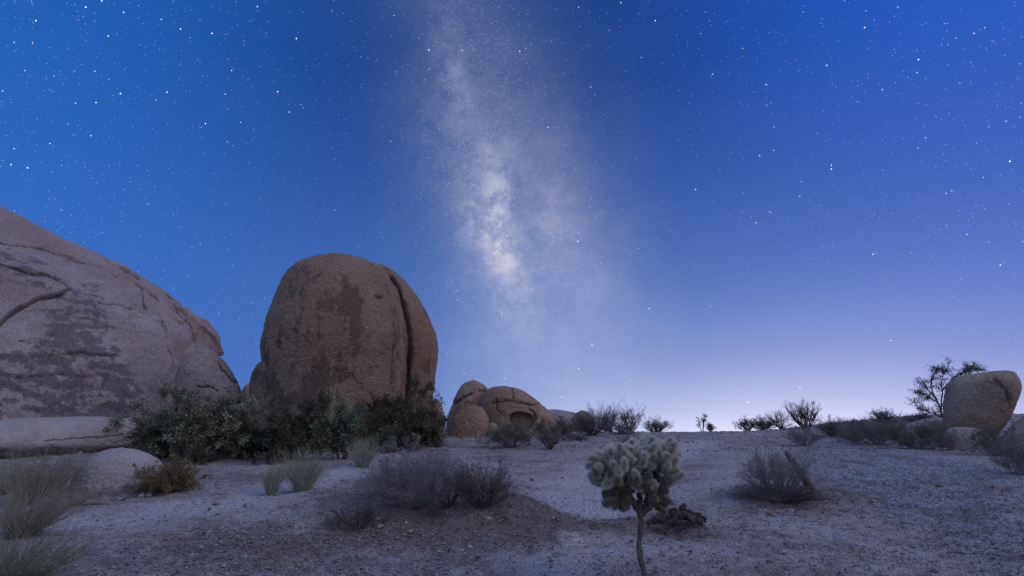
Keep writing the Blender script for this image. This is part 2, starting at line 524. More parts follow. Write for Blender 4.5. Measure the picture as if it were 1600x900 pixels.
MAT['grey_twig'] = mat_bark('grey_twigs', (0.165, 0.143, 0.143, 1), (0.341, 0.303, 0.303, 1))
MAT['dark_twig'] = mat_bark('dark_twigs', (0.072, 0.061, 0.057, 1), (0.156, 0.130, 0.124, 1))
MAT['green_stem'] = mat_bark('grey_green_stems', (0.235, 0.226, 0.156, 1), (0.516, 0.500, 0.360, 1))
MAT['straw'] = mat_bark('dry_grass', (0.277, 0.252, 0.176, 1), (0.529, 0.479, 0.353, 1))
MAT['straw_green'] = mat_bark('greenish_dry_grass', (0.191, 0.195, 0.123, 1), (0.402, 0.402, 0.269, 1))
MAT['wood'] = mat_bark('dead_wood', (0.030, 0.024, 0.02, 1), (0.13, 0.105, 0.088, 1))
MAT['cholla_bark'] = mat_bark('cholla_bark', (0.06, 0.048, 0.036, 1), (0.24, 0.20, 0.155, 1), 30)

ground = build_ground()

# ------------------------------------------------------------------ rocks
def crom(A_, n):
    """Catmull-Rom through the rows of A_ (m,k) -> (n,k)"""
    A_ = np.asarray(A_, float)
    m = len(A_)
    t = np.linspace(0, m - 1, n)
    i = np.minimum(t.astype(int), m - 2)
    f = (t - i)[:, None]
    g = lambda k: A_[np.clip(k, 0, m - 1)]
    p0, p1, p2, p3 = g(i - 1), g(i), g(i + 1), g(i + 2)
    return 0.5 * (2 * p1 + (p2 - p0) * f + (2 * p0 - 5 * p1 + 4 * p2 - p3) * f ** 2 + (3 * p1 - p0 - 3 * p2 + p3) * f ** 3)

def loft(rows, D, depth, cpx, nu=420, nv=220, sup=2.2, lean=0.0, zref='mid', frontbias=0.75):
    """closed boulder: rows = (py, pxL, pxR) from the top down, seen at distance D in the direction of cpx.
    depth: half thickness as a multiple of the half width (or list per row, metres)."""
    d = ray(cpx, 600); ed = np.array([d[0], d[1]]) / math.hypot(d[0], d[1])
    elr = np.array([ed[1], -ed[0]])
    out = []
    for k, (py, L, R_) in enumerate(rows):
        def hit(px):
            q = ray(px, py)
            t = D / (q[0] * ed[0] + q[1] * ed[1])
            return (q[0] * elr[0] + q[1] * elr[1]) * t, EYE + q[2] * t
        uL, zL = hit(L); uR, zR = hit(R_)
        z = hit((L + R_) / 2)[1] if zref == 'mid' else zR
        w = abs(uR - uL) / 2
        b = depth[k] if isinstance(depth, (list, tuple)) else w * depth
        f = math.sqrt(max(1 - (b / D) ** 2, 0.2))
        out.append((uL * f, uR * f, z, b))
    S = crom(out, nv)
    S[:, 1] = np.maximum(S[:, 1], S[:, 0])
    S[:, 3] = np.maximum(S[:, 3], 0.0)
    # three quarters of the vertices on the camera side
    nf = int(nu * frontbias)
    th = np.concatenate([np.linspace(math.pi, 2 * math.pi, nf, endpoint=False), np.linspace(0, math.pi, nu - nf, endpoint=False)])
    ct, st = np.cos(th), np.sin(th)
    ct = np.sign(ct) * np.abs(ct) ** (2 / sup); st = np.sign(st) * np.abs(st) ** (2 / sup)
    cu = (S[:, 0] + S[:, 1]) / 2; w = (S[:, 1] - S[:, 0]) / 2
    U = cu[:, None] + w[:, None] * ct[None]
    Dp = D + S[:, 3][:, None] * st[None] + lean * (S[:, 2] - S[0, 2])[:, None]
    Z = np.repeat(S[:, 2][:, None], nu, 1)
    X = ed[0] * Dp + elr[0] * U; Y = ed[1] * Dp + elr[1] * U
    return np.stack([X, Y, Z], -1)          # (nv,nu,3)

def gd(px, py, back=0.0):
    p = G0(px, py, H0)
    return math.hypot(p[0], p[1]) + back

def grid_normals(Gd):
    du = np.roll(Gd, -1, 1) - np.roll(Gd, 1, 1)
    dv = np.gradient(Gd, axis=0)
    n = np.cross(du, dv)
    ln = np.linalg.norm(n, axis=2, keepdims=True)
    n = n / np.maximum(ln, 1e-9)
    c = Gd.mean((0, 1))
    # outward
    s = np.sign(((Gd - c) * n).sum(2).mean())
    n = n * (s if s != 0 else 1)
    n[0] = (0, 0, 1)
    return n

def sculpt(Gd, amp, seed, cracks=(), dents=(), varnish=None, rust=None, layers=0.0, size=1.0, ledges=(), wob=4.2, lump=0.0):
    nv, nu, _ = Gd.shape
    N = grid_normals(Gd).reshape(-1, 3)
    V = Gd.reshape(-1, 3)
    P = V / size + seed * 3.7
    fade = np.repeat(sst(0, 0.06, np.linspace(0, 1, nv)), nu)
    dsp = amp * (0.8 * fbm(P * 0.35, 2) + 0.16 * fbm(P * 1.3 + 5, 3) + 0.05 * fbm(P * 5 + 9, 3))
    rd = 1 - np.abs(fbm(P * 0.30 + 31, 2))
    dsp -= amp * 0.16 * sst(0.955, 1.0, rd) * sst(0.0, 0.5, fbm(P * 0.4 + 51, 2))
    dsp += 0.012 * fbm(P * 14 + 3, 2)
    if lump:                                                  # slabs broken along the right-hand edge
        ed = sst(200, 330, project(V)[:, 0])
        dsp += lump * ed * (np.round(1.6 * fbm(P * 0.75 + 19, 2)) * 0.8 + fbm(P * 1.1 + 29, 3))
    fl = fbm(P * np.array([1.0, 1.0, 1.5]) + 71, 4)          # thin flakes that have come away
    dsp -= amp * 0.10 * sst(0.22, 0.27, fl)
    if layers:
        lz = V[:, 2] / size * 2.3 + 0.9 * fbm(P * 0.5 + 77, 2)
        dsp += layers * (np.abs((lz % 1.0) - 0.5) - 0.25)
    V = V + N * (dsp * fade)[:, None]
    px = project(V)
    cdir = V - np.array([0, 0, EYE]); cdir /= np.linalg.norm(cdir, axis=1)[:, None]
    facing = (N * cdir).sum(1) < 0.12
    crk = np.zeros(len(V))
    wn = wob * fbm(P * 1.6 + 13, 5, 0.62)
    for (line, wpx, dep) in cracks:
        q = np.where(facing, polydist(px + np.stack([wn, -wn], 1), line), 1e6)
        wv_ = wpx * (0.45 + 0.8 * np.clip(0.5 + 1.3 * fbm(P * 2.2 + 91, 2), 0, 1))
        g = np.exp(-(q / wv_) ** 2) * (0.65 + 0.7 * np.clip(fbm(P * 1.1 + 61, 2) + 0.3, 0, 1))
        V = V - N * (0.6 * dep * g)[:, None]
        crk = np.maximum(crk, np.exp(-(q / (wv_ * 0.9)) ** 2))
    for (line, reach, dep) in ledges:           # a sheet of rock standing proud above the line
        q2 = px + np.stack([wn, -wn], 1)
        q = polydist(q2, line)
        xs = [p_[0] for p_ in line]; ys = [p_[1] for p_ in line]
        ly = np.interp(q2[:, 0], xs, ys)
        inr = sst(xs[0] - 4, xs[0] + 12, q2[:, 0]) * (1 - sst(xs[-1] - 25, xs[-1] + 4, q2[:, 0]))
        up = np.where(facing, sst(0.0, 1.6, ly - q2[:, 1]), 0)
        V = V + N * (0.24 * dep * up * np.exp(-q / reach) * inr)[:, None]
    for (cx, cy, rx, ry, dep) in dents:
        q = np.hypot((px[:, 0] - cx + wn) / rx, (px[:, 1] - cy + wn) / ry)
        g = np.where(facing, 1 - sst(0.72, 1.05, q), 0)
        V = V + cdir * (dep * g)[:, None]
    a = {'crack_shade': crk, 'varnish': np.zeros(len(V)) if varnish is None else varnish(px, V, facing),
         'rust': np.zeros(len(V)) if rust is None else rust(px, V, facing)}
    return V, a

def grid_faces(nv, nu, off=0):
    i, j = np.meshgrid(np.arange(nv - 1), np.arange(nu), indexing='ij')
    j2 = (j + 1) % nu
    return np.stack([i * nu + j, (i + 1) * nu + j, (i + 1) * nu + j2, i * nu + j2], -1).reshape(-1, 4) + off

FEET = []
def rock(name, label, mat, shells, cat='boulder', group=None):
    """shells: list of (grid, verts, attrs) merged in ONE mesh"""
    Vs, Fs, off = [], [], 0
    at = {}
    for (Gd, V, a) in shells:
        nv, nu, _ = Gd.shape
        F = grid_faces(nv, nu, off)
        c = V.mean(0); f0 = F[len(F) // 2]
        n = np.cross(V[f0[1] - off] - V[f0[0] - off], V[f0[2] - off] - V[f0[0] - off])
        if n @ (V[f0[0] - off] - c) < 0:
            F = F[:, ::-1]
        Vs.append(V); Fs.append(F); off += len(V)
        for k, q in a.items():
            at.setdefault(k, []).append(q)
    V = np.concatenate(Vs)
    base = (V[:, 0].mean(), V[:, 1].mean(), V[:, 2].min())
    FEET.append((base[0], base[1], 0.5 * np.ptp(V[:, 0]), 0.5 * np.ptp(V[:, 1])))
    o = mesh_np(name, V, Fs, MAT[mat], loc=base, attrs={k: np.concatenate(q) for k, q in at.items()})
    return tag(o, label, cat, group)

def zero_attr(V):
    return {'crack_shade': np.zeros(len(V)), 'varnish': np.zeros(len(V)), 'rust': np.zeros(len(V))}

def streak(V, sx, sz, seed):
    return fbm(np.stack([V[:, 0] * sx, V[:, 1] * sx, V[:, 2] * sz], 1) + seed, 5, 0.6)

# --- the great sloping dome on the left
dome_rows = [(284, -165, -165), (289, -260, -80), (302, -340, -40), (325, -420, 0), (352, -480, 60), (385, -530, 122), (414, -560, 180),
             (440, -580, 226), (460, -590, 262), (484, -600, 298), (508, -605, 319), (535, -608, 332), (560, -610, 337),
             (600, -612, 338), (650, -615, 336), (700, -615, 332), (760, -615, 330)]
dome_dep = [0, 0.9, 1.6, 2.4, 3.1, 3.9, 4.6, 5.2, 5.7, 6.2, 6.7, 7.2, 7.6, 8.2, 8.8, 9.2, 9.4]
dome_rows = [(py + 14 * (1 - float(sst(500, 640, py))), L, R_) for (py, L, R_) in dome_rows]
Gd = loft(dome_rows, 39.0, [1.15 * q for q in dome_dep], -60, nu=900, nv=430, sup=2.1, zref='R', frontbias=0.86)
dome_poly = [(70, 452), (150, 448), (176, 505), (196, 560), (224, 622), (205, 652), (90, 672), (-60, 690), (-60, 560), (40, 548), (80, 515)]
def dome_v(px, V, f):
    m = softpoly(px, dome_poly, 26)
    s = 0.8 * streak(V, 1.3, 3.0, 3.0) + 0.35 * streak(V, 4.0, 7.0, 33.0) + 0.3 * streak(V, 0.35, 1.2, 13.0)
    s2 = streak(V, 0.5, 1.2, 9.0)
    up = softpoly(px, [(-20, 380), (45, 385), (105, 425), (60, 450), (-20, 440)], 15)
    return np.clip(m * (0.66 + 0.95 * s) + up * (0.25 + 0.9 * s) + 0.32 * np.maximum(s2 - 0.05, 0), 0, 1)
def dome_r(px, V, f):
    s = streak(V, 0.5, 0.8, 21.0)
    m = softpoly(px, [(255, 510), (300, 490), (335, 520), (345, 580), (300, 590), (262, 560)], 20) + softpoly(px, [(40, 500), (75, 490), (80, 530), (45, 535)], 10)
    top = softpoly(px, [(0, 320), (120, 380), (260, 455), (340, 540), (310, 520), (240, 470), (120, 410), (0, 370)], 12)
    return np.clip(m * (0.25 + 0.5 * s) + top * 0.28 + 0.2 * np.maximum(s, 0), 0, 0.6)
dome_cr = [([(-8, 515), (12, 494), (28, 482), (61, 468), (93, 460), (112, 448)], 2.23, 0.34),
           ([(-8, 414), (20, 420), (37, 425), (84, 433), (103, 441), (112, 448)], 1.36, 0.20),
           ([(-8, 382), (35, 385), (70, 391), (126, 412), (150, 417), (172, 425), (180, 434)], 0.99, 0.13),
           ([(203, 429), (218, 433)], 1.98, 0.28),
           ([(212, 444), (222, 454)], 1.61, 0.24),
           ([(217, 458), (222, 470), (229, 487)], 0.99, 0.18),
           ([(234, 460), (244, 464), (250, 474)], 1.12, 0.19),
           ([(266, 479), (280, 488), (292, 503)], 1.49, 0.22),
           ([(300, 512), (308, 531)], 0.87, 0.14),
           ([(86, 557), (130, 553), (190, 556)], 1.12, 0.13),
           ([(262, 548), (272, 560), (270, 575)], 0.87, 0.11),
           ([(146, 396), (160, 402), (172, 412)], 1.4, 0.3), ([(180, 412), (196, 424), (216, 436)], 1.8, 0.45),
           ([(262, 462), (276, 470), (290, 486)], 1.6, 0.4), ([(292, 500), (300, 512), (306, 526)], 1.5, 0.35),
           ([(250, 490), (262, 512), (258, 530)], 1.1, 0.2), ([(150, 470), (186, 474), (205, 484)], 1.0, 0.12), ([(20, 590), (90, 584), (150, 590)], 1.0, 0.14),
           ([(225, 450), (236, 458), (246, 470)], 1.5, 0.35), ([(60, 610), (120, 622), (170, 618)], 0.9, 0.12),
           ([(30, 532), (75, 530), (84, 520)], 1.36, 0.11)]
dome_led = [([(-60, 540), (-8, 515), (12, 494), (28, 482), (61, 468), (93, 460), (112, 448)], 16, 0.55),
            ([(-60, 410), (-8, 414), (20, 420), (37, 425), (84, 433), (103, 441)], 12, 0.30),
            ([(-60, 380), (35, 385), (70, 391), (126, 412), (150, 417), (172, 425), (180, 434)], 12, 0.28),
            ([(-40, 560), (40, 556), (86, 557), (130, 553), (190, 556)], 14, 0.30),
            ([(190, 422), (203, 430), (220, 436)], 9, 0.5), ([(30, 533), (58, 538), (84, 530)], 18, 0.45)]
V, a = sculpt(Gd, 0.50, 1.0, dome_cr, [], dome_v, dome_r, size=2.2, ledges=dome_led, lump=0.32)
rock('dome_rock', 'huge pale granite dome sloping down from the left edge, streaked with dark patches', 'dome', [(Gd, V, a)], 'rock dome')

# --- block leaning on the dome's lower right end
Gd = loft([(543, 318, 318), (546, 308, 330), (553, 297, 343), (566, 286, 355), (585, 277, 366), (610, 271, 377), (650, 268, 382), (700, 268, 382)],
          gd(322, 700, 1.0), 0.8, 322, nu=320, nv=200)
V, a = sculpt(Gd, 0.25, 4.0, [([(342, 566), (352, 580), (368, 600)], 2.0, 0.25), ([(308, 603), (330, 604), (340, 612)], 1.8, 0.2)], rust=lambda p, V, f: np.clip(0.25 + 0.4 * streak(V, .6, .8, 2), 0, .6), size=1.6)
rock('boulder', 'cracked tan block leaning against the right end of the big dome', 'dome', [(Gd, V, a)])

# --- flat ledge under the dome
Gd = loft([(654, 130, 185), (656, 70, 208), (662, -40, 220), (672, -180, 226), (686, -300, 226), (697, -320, 218), (706, -320, 205), (716, -320, 188), (740, -320, 178)],
          gd(60, 712, 1.8), [0.6, 1.2, 1.7, 2.1, 2.3, 2.3, 2.0, 1.7, 1.6], 40, nu=520, nv=150, sup=2.6, zref='R')
V, a = sculpt(Gd, 0.20, 6.0, [([(70, 690), (120, 683), (190, 679)], 1.6, 0.08)], varnish=lambda p, V, f: np.clip(sst(688, 702, p[:, 1]) * .55 + 0.2 * streak(V, 1, 2, 4), 0, 1), size=1.5)  # this mask also turns darker towards the foot of the ledge
rock('rock_ledge', 'long flat pale ledge of rock at the foot of the big dome', 'pale', [(Gd, V, a)], 'rock ledge')

# --- half-buried smooth boulder in front of the ledge
Gd = loft([(699, 190, 190), (701, 172, 210), (707, 153, 232), (718, 135, 249), (735, 119, 260), (755, 109, 266), (775, 104, 268), (800, 104, 268)],
          gd(186, 776, 0.75), 0.8, 186, nu=320, nv=180)
V, a = sculpt(Gd, 0.05, 8.0, varnish=lambda p, V, f: np.clip(sst(748, 768, p[:, 1]) * .6, 0, 1))  # here the mask only darkens towards the bottom
rock('boulder', 'small smooth half-buried grey boulder beside the golden bush', 'pale', [(Gd, V, a)])

# --- the egg-shaped boulder: main body, right lobe behind a cleft, foot on the left
def egg_v(px, V, f):
    m = softpoly(px, [(470, 415), (535, 425), (560, 470), (540, 560), (560, 640), (430, 690), (420, 600), (435, 520), (450, 450)], 34)
    s = streak(V, 0.45, 0.28, 1.0)
    s2 = streak(V, 0.9, 0.5, 14.0)
    drip = streak(V, 1.5, 0.13, 41.0)
    return np.clip(m * (0.34 + 0.5 * s + 0.4 * s2 + 0.35 * drip) + 0.6 * np.maximum(s2 - 0.05, 0) + 0.4 * np.maximum(drip - 0.1, 0) + 0.10, 0, 1)
def egg_r(px, V, f):
    s = streak(V, 0.5, 0.4, 6.0)
    return np.clip(sst(625, 660, px[:, 0]) * 0.55 + 0.30 * s + 0.08, 0, 0.7)
G1 = loft([(396, 514, 514), (397.5, 497, 534), (401, 484, 552), (409, 468, 575), (424, 452, 600), (448, 436, 615), (480, 423, 626), (512, 413, 632),
           (540, 408, 634), (558, 408, 634), (580, 411, 633), (605, 410, 631), (640, 404, 628), (680, 402, 630), (730, 402, 625)],
          26.0, 0.98, 525, nu=640, nv=420, sup=2.25, frontbias=0.8)
V1, a1 = sculpt(G1, 0.34, 2.0, [([(617, 540), (613, 570), (611, 600)], 1.3, 0.05), ([(588, 462), (596, 465)], 2.6, 0.25)],
                varnish=egg_v, rust=egg_r, size=2.0)
G2 = loft([(414, 590, 590), (416, 578, 600), (421, 566, 610), (436, 556, 629), (461, 550, 652), (492, 548, 670), (526, 548, 682), (556, 550, 685),
           (600, 550, 682), (640, 550, 679), (700, 550, 676), (740, 550, 674)], 29.0, 0.75, 617, nu=420, nv=340, sup=2.3)
V2, a2 = sculpt(G2, 0.25, 5.0, [([(586, 416), (600, 424), (614, 434), (624, 452), (632, 478), (638, 510), (640, 540), (639, 580), (635, 620), (632, 680)], 3.2, 0.45)], wob=1.2, varnish=egg_v, rust=egg_r, size=2.0)  # carved groove, its shade deepened by painted dark colour
G3 = loft([(565, 424, 424), (570, 408, 446), (582, 400, 470), (602, 394, 490), (635, 392, 500), (670, 392, 505), (720, 394, 506)], 25.6, 0.8, 448, nu=260, nv=180)
V3, a3 = sculpt(G3, 0.2, 3.0, varnish=lambda p, V, f: np.clip(0.35 + 0.6 * streak(V, .7, .6, 3), 0, 1), size=1.6)
rock('egg_boulder', 'towering egg-shaped brown boulder with a deep vertical cleft behind the dark shrubs', 'egg', [(G1, V1, a1), (G2, V2, a2), (G3, V3, a3)])

def simple_rock(name, label, mat, rows, D, cpx, depth=0.9, amp=0.25, seed=1.0, cracks=(), dents=(), nu=260, nv=180, sup=2.2, size=1.6, var=0.35, rst=0.2, cat='boulder', layers=0.0):
    Gd = loft(rows, D, depth, cpx, nu=nu, nv=nv, sup=sup)
    V, a = sculpt(Gd, amp, seed, cracks, dents, lambda p, V, f: np.clip(var * (0.3 + 1.2 * streak(V, .8, .8, seed)), 0, 1),
                  lambda p, V, f: np.clip(rst * (0.6 + 1.2 * streak(V, .7, .9, seed + 5)), 0, .7), size=size, layers=layers)
    return rock(name, label, mat, [(Gd, V, a)], cat)

simple_rock('boulder', 'low tan rock just showing in the gap between the dome and the egg-shaped boulder', 'arch',
            [(597, 392, 392), (600, 385, 399), (612, 377, 406), (640, 372, 410), (700, 370, 412)], 36, 392, seed=9)
simple_rock('boulder', 'small brown rock peeping out at the right foot of the egg-shaped boulder', 'egg',
            [(626, 680, 680), (629, 674, 685), (640, 668, 691), (660, 664, 696), (700, 664, 698)], 29.5, 681, seed=12)
# --- rocks with the alcove
simple_rock('boulder', 'pointed tan boulder with rounded peak at the back of the alcove rocks', 'arch',
            [(592, 738, 738), (594, 729, 747), (599, 720, 755), (611, 712, 766), (632, 705, 775), (660, 698, 780), (710, 694, 785)], 33.5, 738,
            amp=0.3, seed=14, cracks=[([(709, 632), (722, 622), (738, 613)], 1.8, .22), ([(752, 605), (760, 620)], 1.6, .15)], nu=320, nv=240)
simple_rock('boulder', 'rounded brown boulder in front of the pointed one, left of the alcove', 'arch',
            [(633, 742, 742), (635, 730, 752), (642, 716, 760), (656, 704, 766), (676, 697, 766), (696, 692, 760), (720, 690, 756)], 30.5, 730, amp=0.2, seed=17)
simple_rock('boulder', 'wedge of rock leaning in the shade under the alcove boulder', 'arch',
            [(660, 770, 770), (664, 760, 776), (674, 748, 782), (690, 742, 786), (715, 742, 790)], 30.8, 765, amp=0.12, seed=18, depth=0.6)
simple_rock('boulder', 'domed tan boulder hollowed by a rounded alcove', 'arch',
            [(605, 789, 789), (607, 775, 806), (612, 764, 820), (622, 757, 834), (636, 754, 848), (652, 753, 862), (668, 752, 876), (690, 752, 886), (720, 752, 890)],
            32.5, 812, amp=0.28, seed=20, nu=460, nv=320, depth=0.8,
            cracks=[([(770, 628), (790, 626), (812, 628), (838, 632)], 1.8, .22), ([(800, 608), (801, 624)], 1.5, .12), ([(828, 640), (835, 655), (832, 664)], 2, .2), ([(776, 622), (777, 640), (783, 650)], 1.5, .15)],
            dents=[(814, 658, 20, 17, 0.6)], rst=0.4)
simple_rock('boulder', 'low pale hump of bare rock far behind the alcove boulder', 'dome',
            [(640, 868, 868), (641, 850, 885), (646, 832, 903), (656, 818, 918), (670, 805, 930), (720, 800, 940)], 46, 868, seed=23, amp=.2)
simple_rock('boulder', 'little rounded rock on the skyline behind the bushes right of the alcove boulder', 'arch',
            [(642, 910, 910), (644, 904, 917), (650, 898, 924), (665, 893, 930), (710, 890, 934)], 44, 911, seed=25, amp=.15)
# --- rocks on the right
simple_rock('boulder', 'big blocky overhanging boulder on the right with flat top and undercut side', 'balanced',
            [(579, 1566, 1566), (580, 1545, 1580), (583, 1520, 1587), (590, 1494, 1592), (600, 1481, 1597), (615, 1476, 1598), (632, 1474, 1591), (650, 1474, 1581),
             (668, 1474, 1568), (690, 1476, 1552), (715, 1478, 1545)], gd(1535, 700, 1.3), 1535, amp=0.26, seed=28, nu=460, nv=340, sup=2.7, depth=0.85,
            cracks=[([(1556, 590), (1570, 606), (1578, 622)], 7, .05)], var=.3, rst=.35)
simple_rock('boulder', 'pale rounded foot rock under the big overhanging boulder', 'pale',
            [(668, 1500, 1500), (670, 1486, 1522), (676, 1475, 1540), (688, 1468, 1552), (702, 1464, 1560), (730, 1462, 1562)], gd(1508, 705, 0.9), 1508, amp=.16, seed=30, var=.1)
simple_rock('boulder', 'sloping rock cut by the right edge beside the overhanging boulder', 'balanced',
            [(645, 1622, 1622), (648, 1608, 1640), (658, 1592, 1655), (674, 1575, 1668), (695, 1560, 1674), (725, 1556, 1676)], gd(1615, 706, 0.8), 1615, amp=.15, seed=33)
simple_rock('rock_slab', 'flat pale slab of rock left of the overhanging boulder', 'pale',
            [(654, 1462, 1462), (655, 1445, 1480), (660, 1425, 1490), (669, 1405, 1496), (685, 1390, 1500), (705, 1385, 1500)], gd(1440, 690, 1.0), 1440, amp=.12, seed=35, depth=.5, cat='rock slab')

# ------------------------------------------------------------------ stars: small lights on the far sky
def build_stars():
    rg = np.random.RandomState(3)
    R = 12000.0
    dirs, size, br, tint = [], [], [], []
    def add(d, s, b, t):
        dirs.append(d); size.append(s); br.append(b); tint.append(t)
    # the brightest ones, where the photograph has them
    bright = [(193, 19), (56, 32), (39, 110), (4, 142), (362, 110), (352, 147), (118, 161), (17, 257), (321, 193), (142, 212),
              (134, 11), (159, 1), (169, 56), (78, 224), (1433, 113), (1435, 93), (1379, 140), (1209, 235), (1187, 243), (1299, 264),
              (1197, 132), (1364, 397), (1511, 366), (1563, 414), (1014, 482), (1112, 479), (1539, 43), (1522, 52), (1024, 32),
              (1292, 102), (1351, 43), (1087, 296), (1181, 348), (1446, 215), (1578, 252), (792, 368), (903, 377), (784, 490),
              (904, 576), (789, 591), (878, 620), (715, 468), (925, 539), (655, 59), (812, 80), (970, 4), (904, 11), (856, 199),
              (670, 78), (722, 79), (1392, 532), (1250, 605), (1168, 628), (1299, 258), (261, 144), (188, 146), (150, 160), (22, 232),
              (252, 30), (282, 45), (331, 52), (463, 60), (470, 163), (452, 175), (434, 143), (376, 191), (43, 262), (22, 66), (148, 111), (402, 10)]
    for px, py in bright:
        add(udir(px, py), rg.uniform(1.05, 1.6), rg.uniform(0.9, 2.2), rg.uniform(0, 1))
    def scatter(n, f, smin, smax, bmin, bmax, pw):
        k = 0
        while k < n:
            px = rg.uniform(-350, 1950); py = rg.uniform(-250, 670)
            if f is not None:
                px, py = f()
            add(udir(px, py), rg.uniform(smin, smax), bmin + (bmax - bmin) * rg.uniform() ** pw, rg.uniform(0, 1))
            k += 1
    scatter(330, None, 1.0, 1.4, 0.3, 1.1, 1.8)
    scatter(13000, None, 0.74, 1.02, 0.09, 0.60, 2.8)
    def mwpt():
        t = 1.35 * rg.beta(2.0, 1.7) - 0.12
        cx = 700 + t * 100 + 12 * math.sin(t * 9); cy = 20 + t * 450
        w = 46 + 50 * min(max(t, 0), 1)
        return cx + rg.normal() * w + 20, cy
    scatter(14000, mwpt, 0.62, 0.88, 0.06, 0.55, 3.0)
    dirs = np.array(dirs); size = np.array(size); br = np.array(br); tint = np.array(tint)
    # extinction: faint stars drown in the glow near the horizon on the right
    low = np.clip(dirs[:, 2] / 0.22, 0.12, 1)
    br = br * np.where(br < 0.7, low, 1)
    ref = np.array([0.0, 0.0, 1.0])
    e1 = np.cross(dirs, ref); e1 /= np.linalg.norm(e1, axis=1)[:, None]
    e2 = np.cross(e1, dirs)
    r = (size * R / FPX * 0.54)[:, None]
    base = dirs * R
    # slightly trailed to the left of the frame, as the photograph's long exposure shows the sky's own turning
    P = np.stack([base + e1 * r, base + e2 * r, base - e1 * r, base - e2 * r, base + dirs * r, base - dirs * r], 1).reshape(-1, 3)
    f = np.array([[0, 1, 4], [1, 2, 4], [2, 3, 4], [3, 0, 4], [1, 0, 5], [2, 1, 5], [3, 2, 5], [0, 3, 5]])
    F = (np.arange(len(dirs))[:, None, None] * 6 + f[None]).reshape(-1, 3)
    m, N = new_mat('starlight')
    b = attr(N, 'bright'); t = attr(N, 'tint')
    col = N.ramp(t, [(0.0, (0.75, 0.85, 1.0, 1)), (0.6, (1, 1, 1, 1)), (1.0, (1.0, 0.9, 0.72, 1))])
    # light of the star on top of the sky it stands in
    em = N.n('ShaderNodeEmission', {'Color': col, 'Strength': N.math('MULTIPLY', b, 1.0)})
    tr = N.n('ShaderNodeBsdfTransparent')
    ad = N.n('ShaderNodeAddShader', {0: em.outputs[0], 1: tr.outputs[0]})
    N.n('ShaderNodeOutputMaterial', {0: ad.outputs[0]})
    try:
        m.cycles.emission_sampling = 'NONE'
    except Exception:
        pass
    o = mesh_np('stars', P, [F], m, smooth=False, attrs={'bright': np.repeat(br * 0.5, 6), 'tint': np.repeat(tint, 6)})
    o['kind'] = 'stuff'
    o['label'] = 'thousands of white stars scattered over the blue night sky'
    o['category'] = 'stars'
build_stars()

# ------------------------------------------------------------------ plants
def tubes(P, R, sides=3):
    """P (n,k,3) polylines, R (n,k) radii -> verts, quads"""
    n, k, _ = P.shape
    T = np.gradient(P, axis=1)
    T /= np.maximum(np.linalg.norm(T, axis=2, keepdims=True), 1e-9)
    ref = np.where(np.abs(T[..., 2:3]) > 0.9, np.array([1.0, 0, 0]), np.array([0, 0, 1.0]))
    a = np.cross(T, ref); a /= np.maximum(np.linalg.norm(a, axis=2, keepdims=True), 1e-9)
    b = np.cross(T, a)
    ang = np.arange(sides) * 2 * math.pi / sides
    V = P[:, :, None, :] + R[:, :, None, None] * (np.cos(ang)[None, None, :, None] * a[:, :, None, :] + np.sin(ang)[None, None, :, None] * b[:, :, None, :])
    base = np.arange(n)[:, None, None] * (k * sides)
    i = np.arange(k - 1)[None, :, None] * sides
    j = np.arange(sides)[None, None, :]
    j2 = (j + 1) % sides
    F = np.stack([base + i + j, base + i + j2, base + i + sides + j2, base + i + sides + j], -1).reshape(-1, 4)
    return V.reshape(-1, 3), F

def merge(parts):
    Vs, Fs, off = [], [], 0
    for V, F in parts:
        Vs.append(V); Fs.append(F + off); off += len(V)
    return np.concatenate(Vs), Fs

def grow(rg, base_r, n0, L0, cone, levels, k=5, up=0.10, wig=0.16, r0=0.02, t0=0.25):
    """branching plant in a unit-ish space: list of (P, R) per level"""
    az = rg.uniform(0, 2 * math.pi, n0)
    inc = cone * np.sqrt(rg.uniform(0, 1, n0))
    D = np.stack([np.sin(inc) * np.cos(az), np.sin(inc) * np.sin(az), np.cos(inc)], 1)
    rr = base_r * np.sqrt(rg.uniform(0, 1, n0))
    a2 = az + rg.normal(0, 0.5, n0)
    S = np.stack([rr * np.cos(a2), rr * np.sin(a2), np.zeros(n0)], 1)
    L = L0 * rg.uniform(0.65, 1.1, n0)
    r = r0 * rg.uniform(0.7, 1.2, n0)
    out = []
    for lev in range(len(levels) + 1):
        n = len(S)
        P = np.zeros((n, k, 3)); P[:, 0] = S
        d = D.copy()
        for j in range(1, k):
            d = d + wig * rg.normal(size=(n, 3)) + np.array([0, 0, up])
            d /= np.linalg.norm(d, axis=1, keepdims=True)
            P[:, j] = P[:, j - 1] + d * (L / (k - 1))[:, None]
        R = r[:, None] * (1 - 0.62 * np.linspace(0, 1, k))[None]
        out.append((P, R))
        if lev == len(levels):
            break
        nc, ratio, ang = levels[lev]
        idx = np.repeat(np.arange(n), nc)
        t = rg.uniform(t0, 1.0, len(idx)) * (k - 1)
        i = np.minimum(t.astype(int), k - 2); f = (t - i)[:, None]
        S = P[idx, i] * (1 - f) + P[idx, i + 1] * f
        pd = P[idx, i + 1] - P[idx, i]; pd /= np.linalg.norm(pd, axis=1, keepdims=True)
        q = rg.normal(size=(len(idx), 3)); q -= (q * pd).sum(1, keepdims=True) * pd
        q /= np.linalg.norm(q, axis=1, keepdims=True)
        an = ang * rg.uniform(0.6, 1.3, len(idx))
        D = pd * np.cos(an)[:, None] + q * np.sin(an)[:, None]
        L = L[idx] * ratio * rg.uniform(0.6, 1.25, len(idx)) * (1.15 - 0.4 * t / (k - 1))
        r = np.maximum(R[idx, i] * 0.62, r0 * 0.10)
    return out

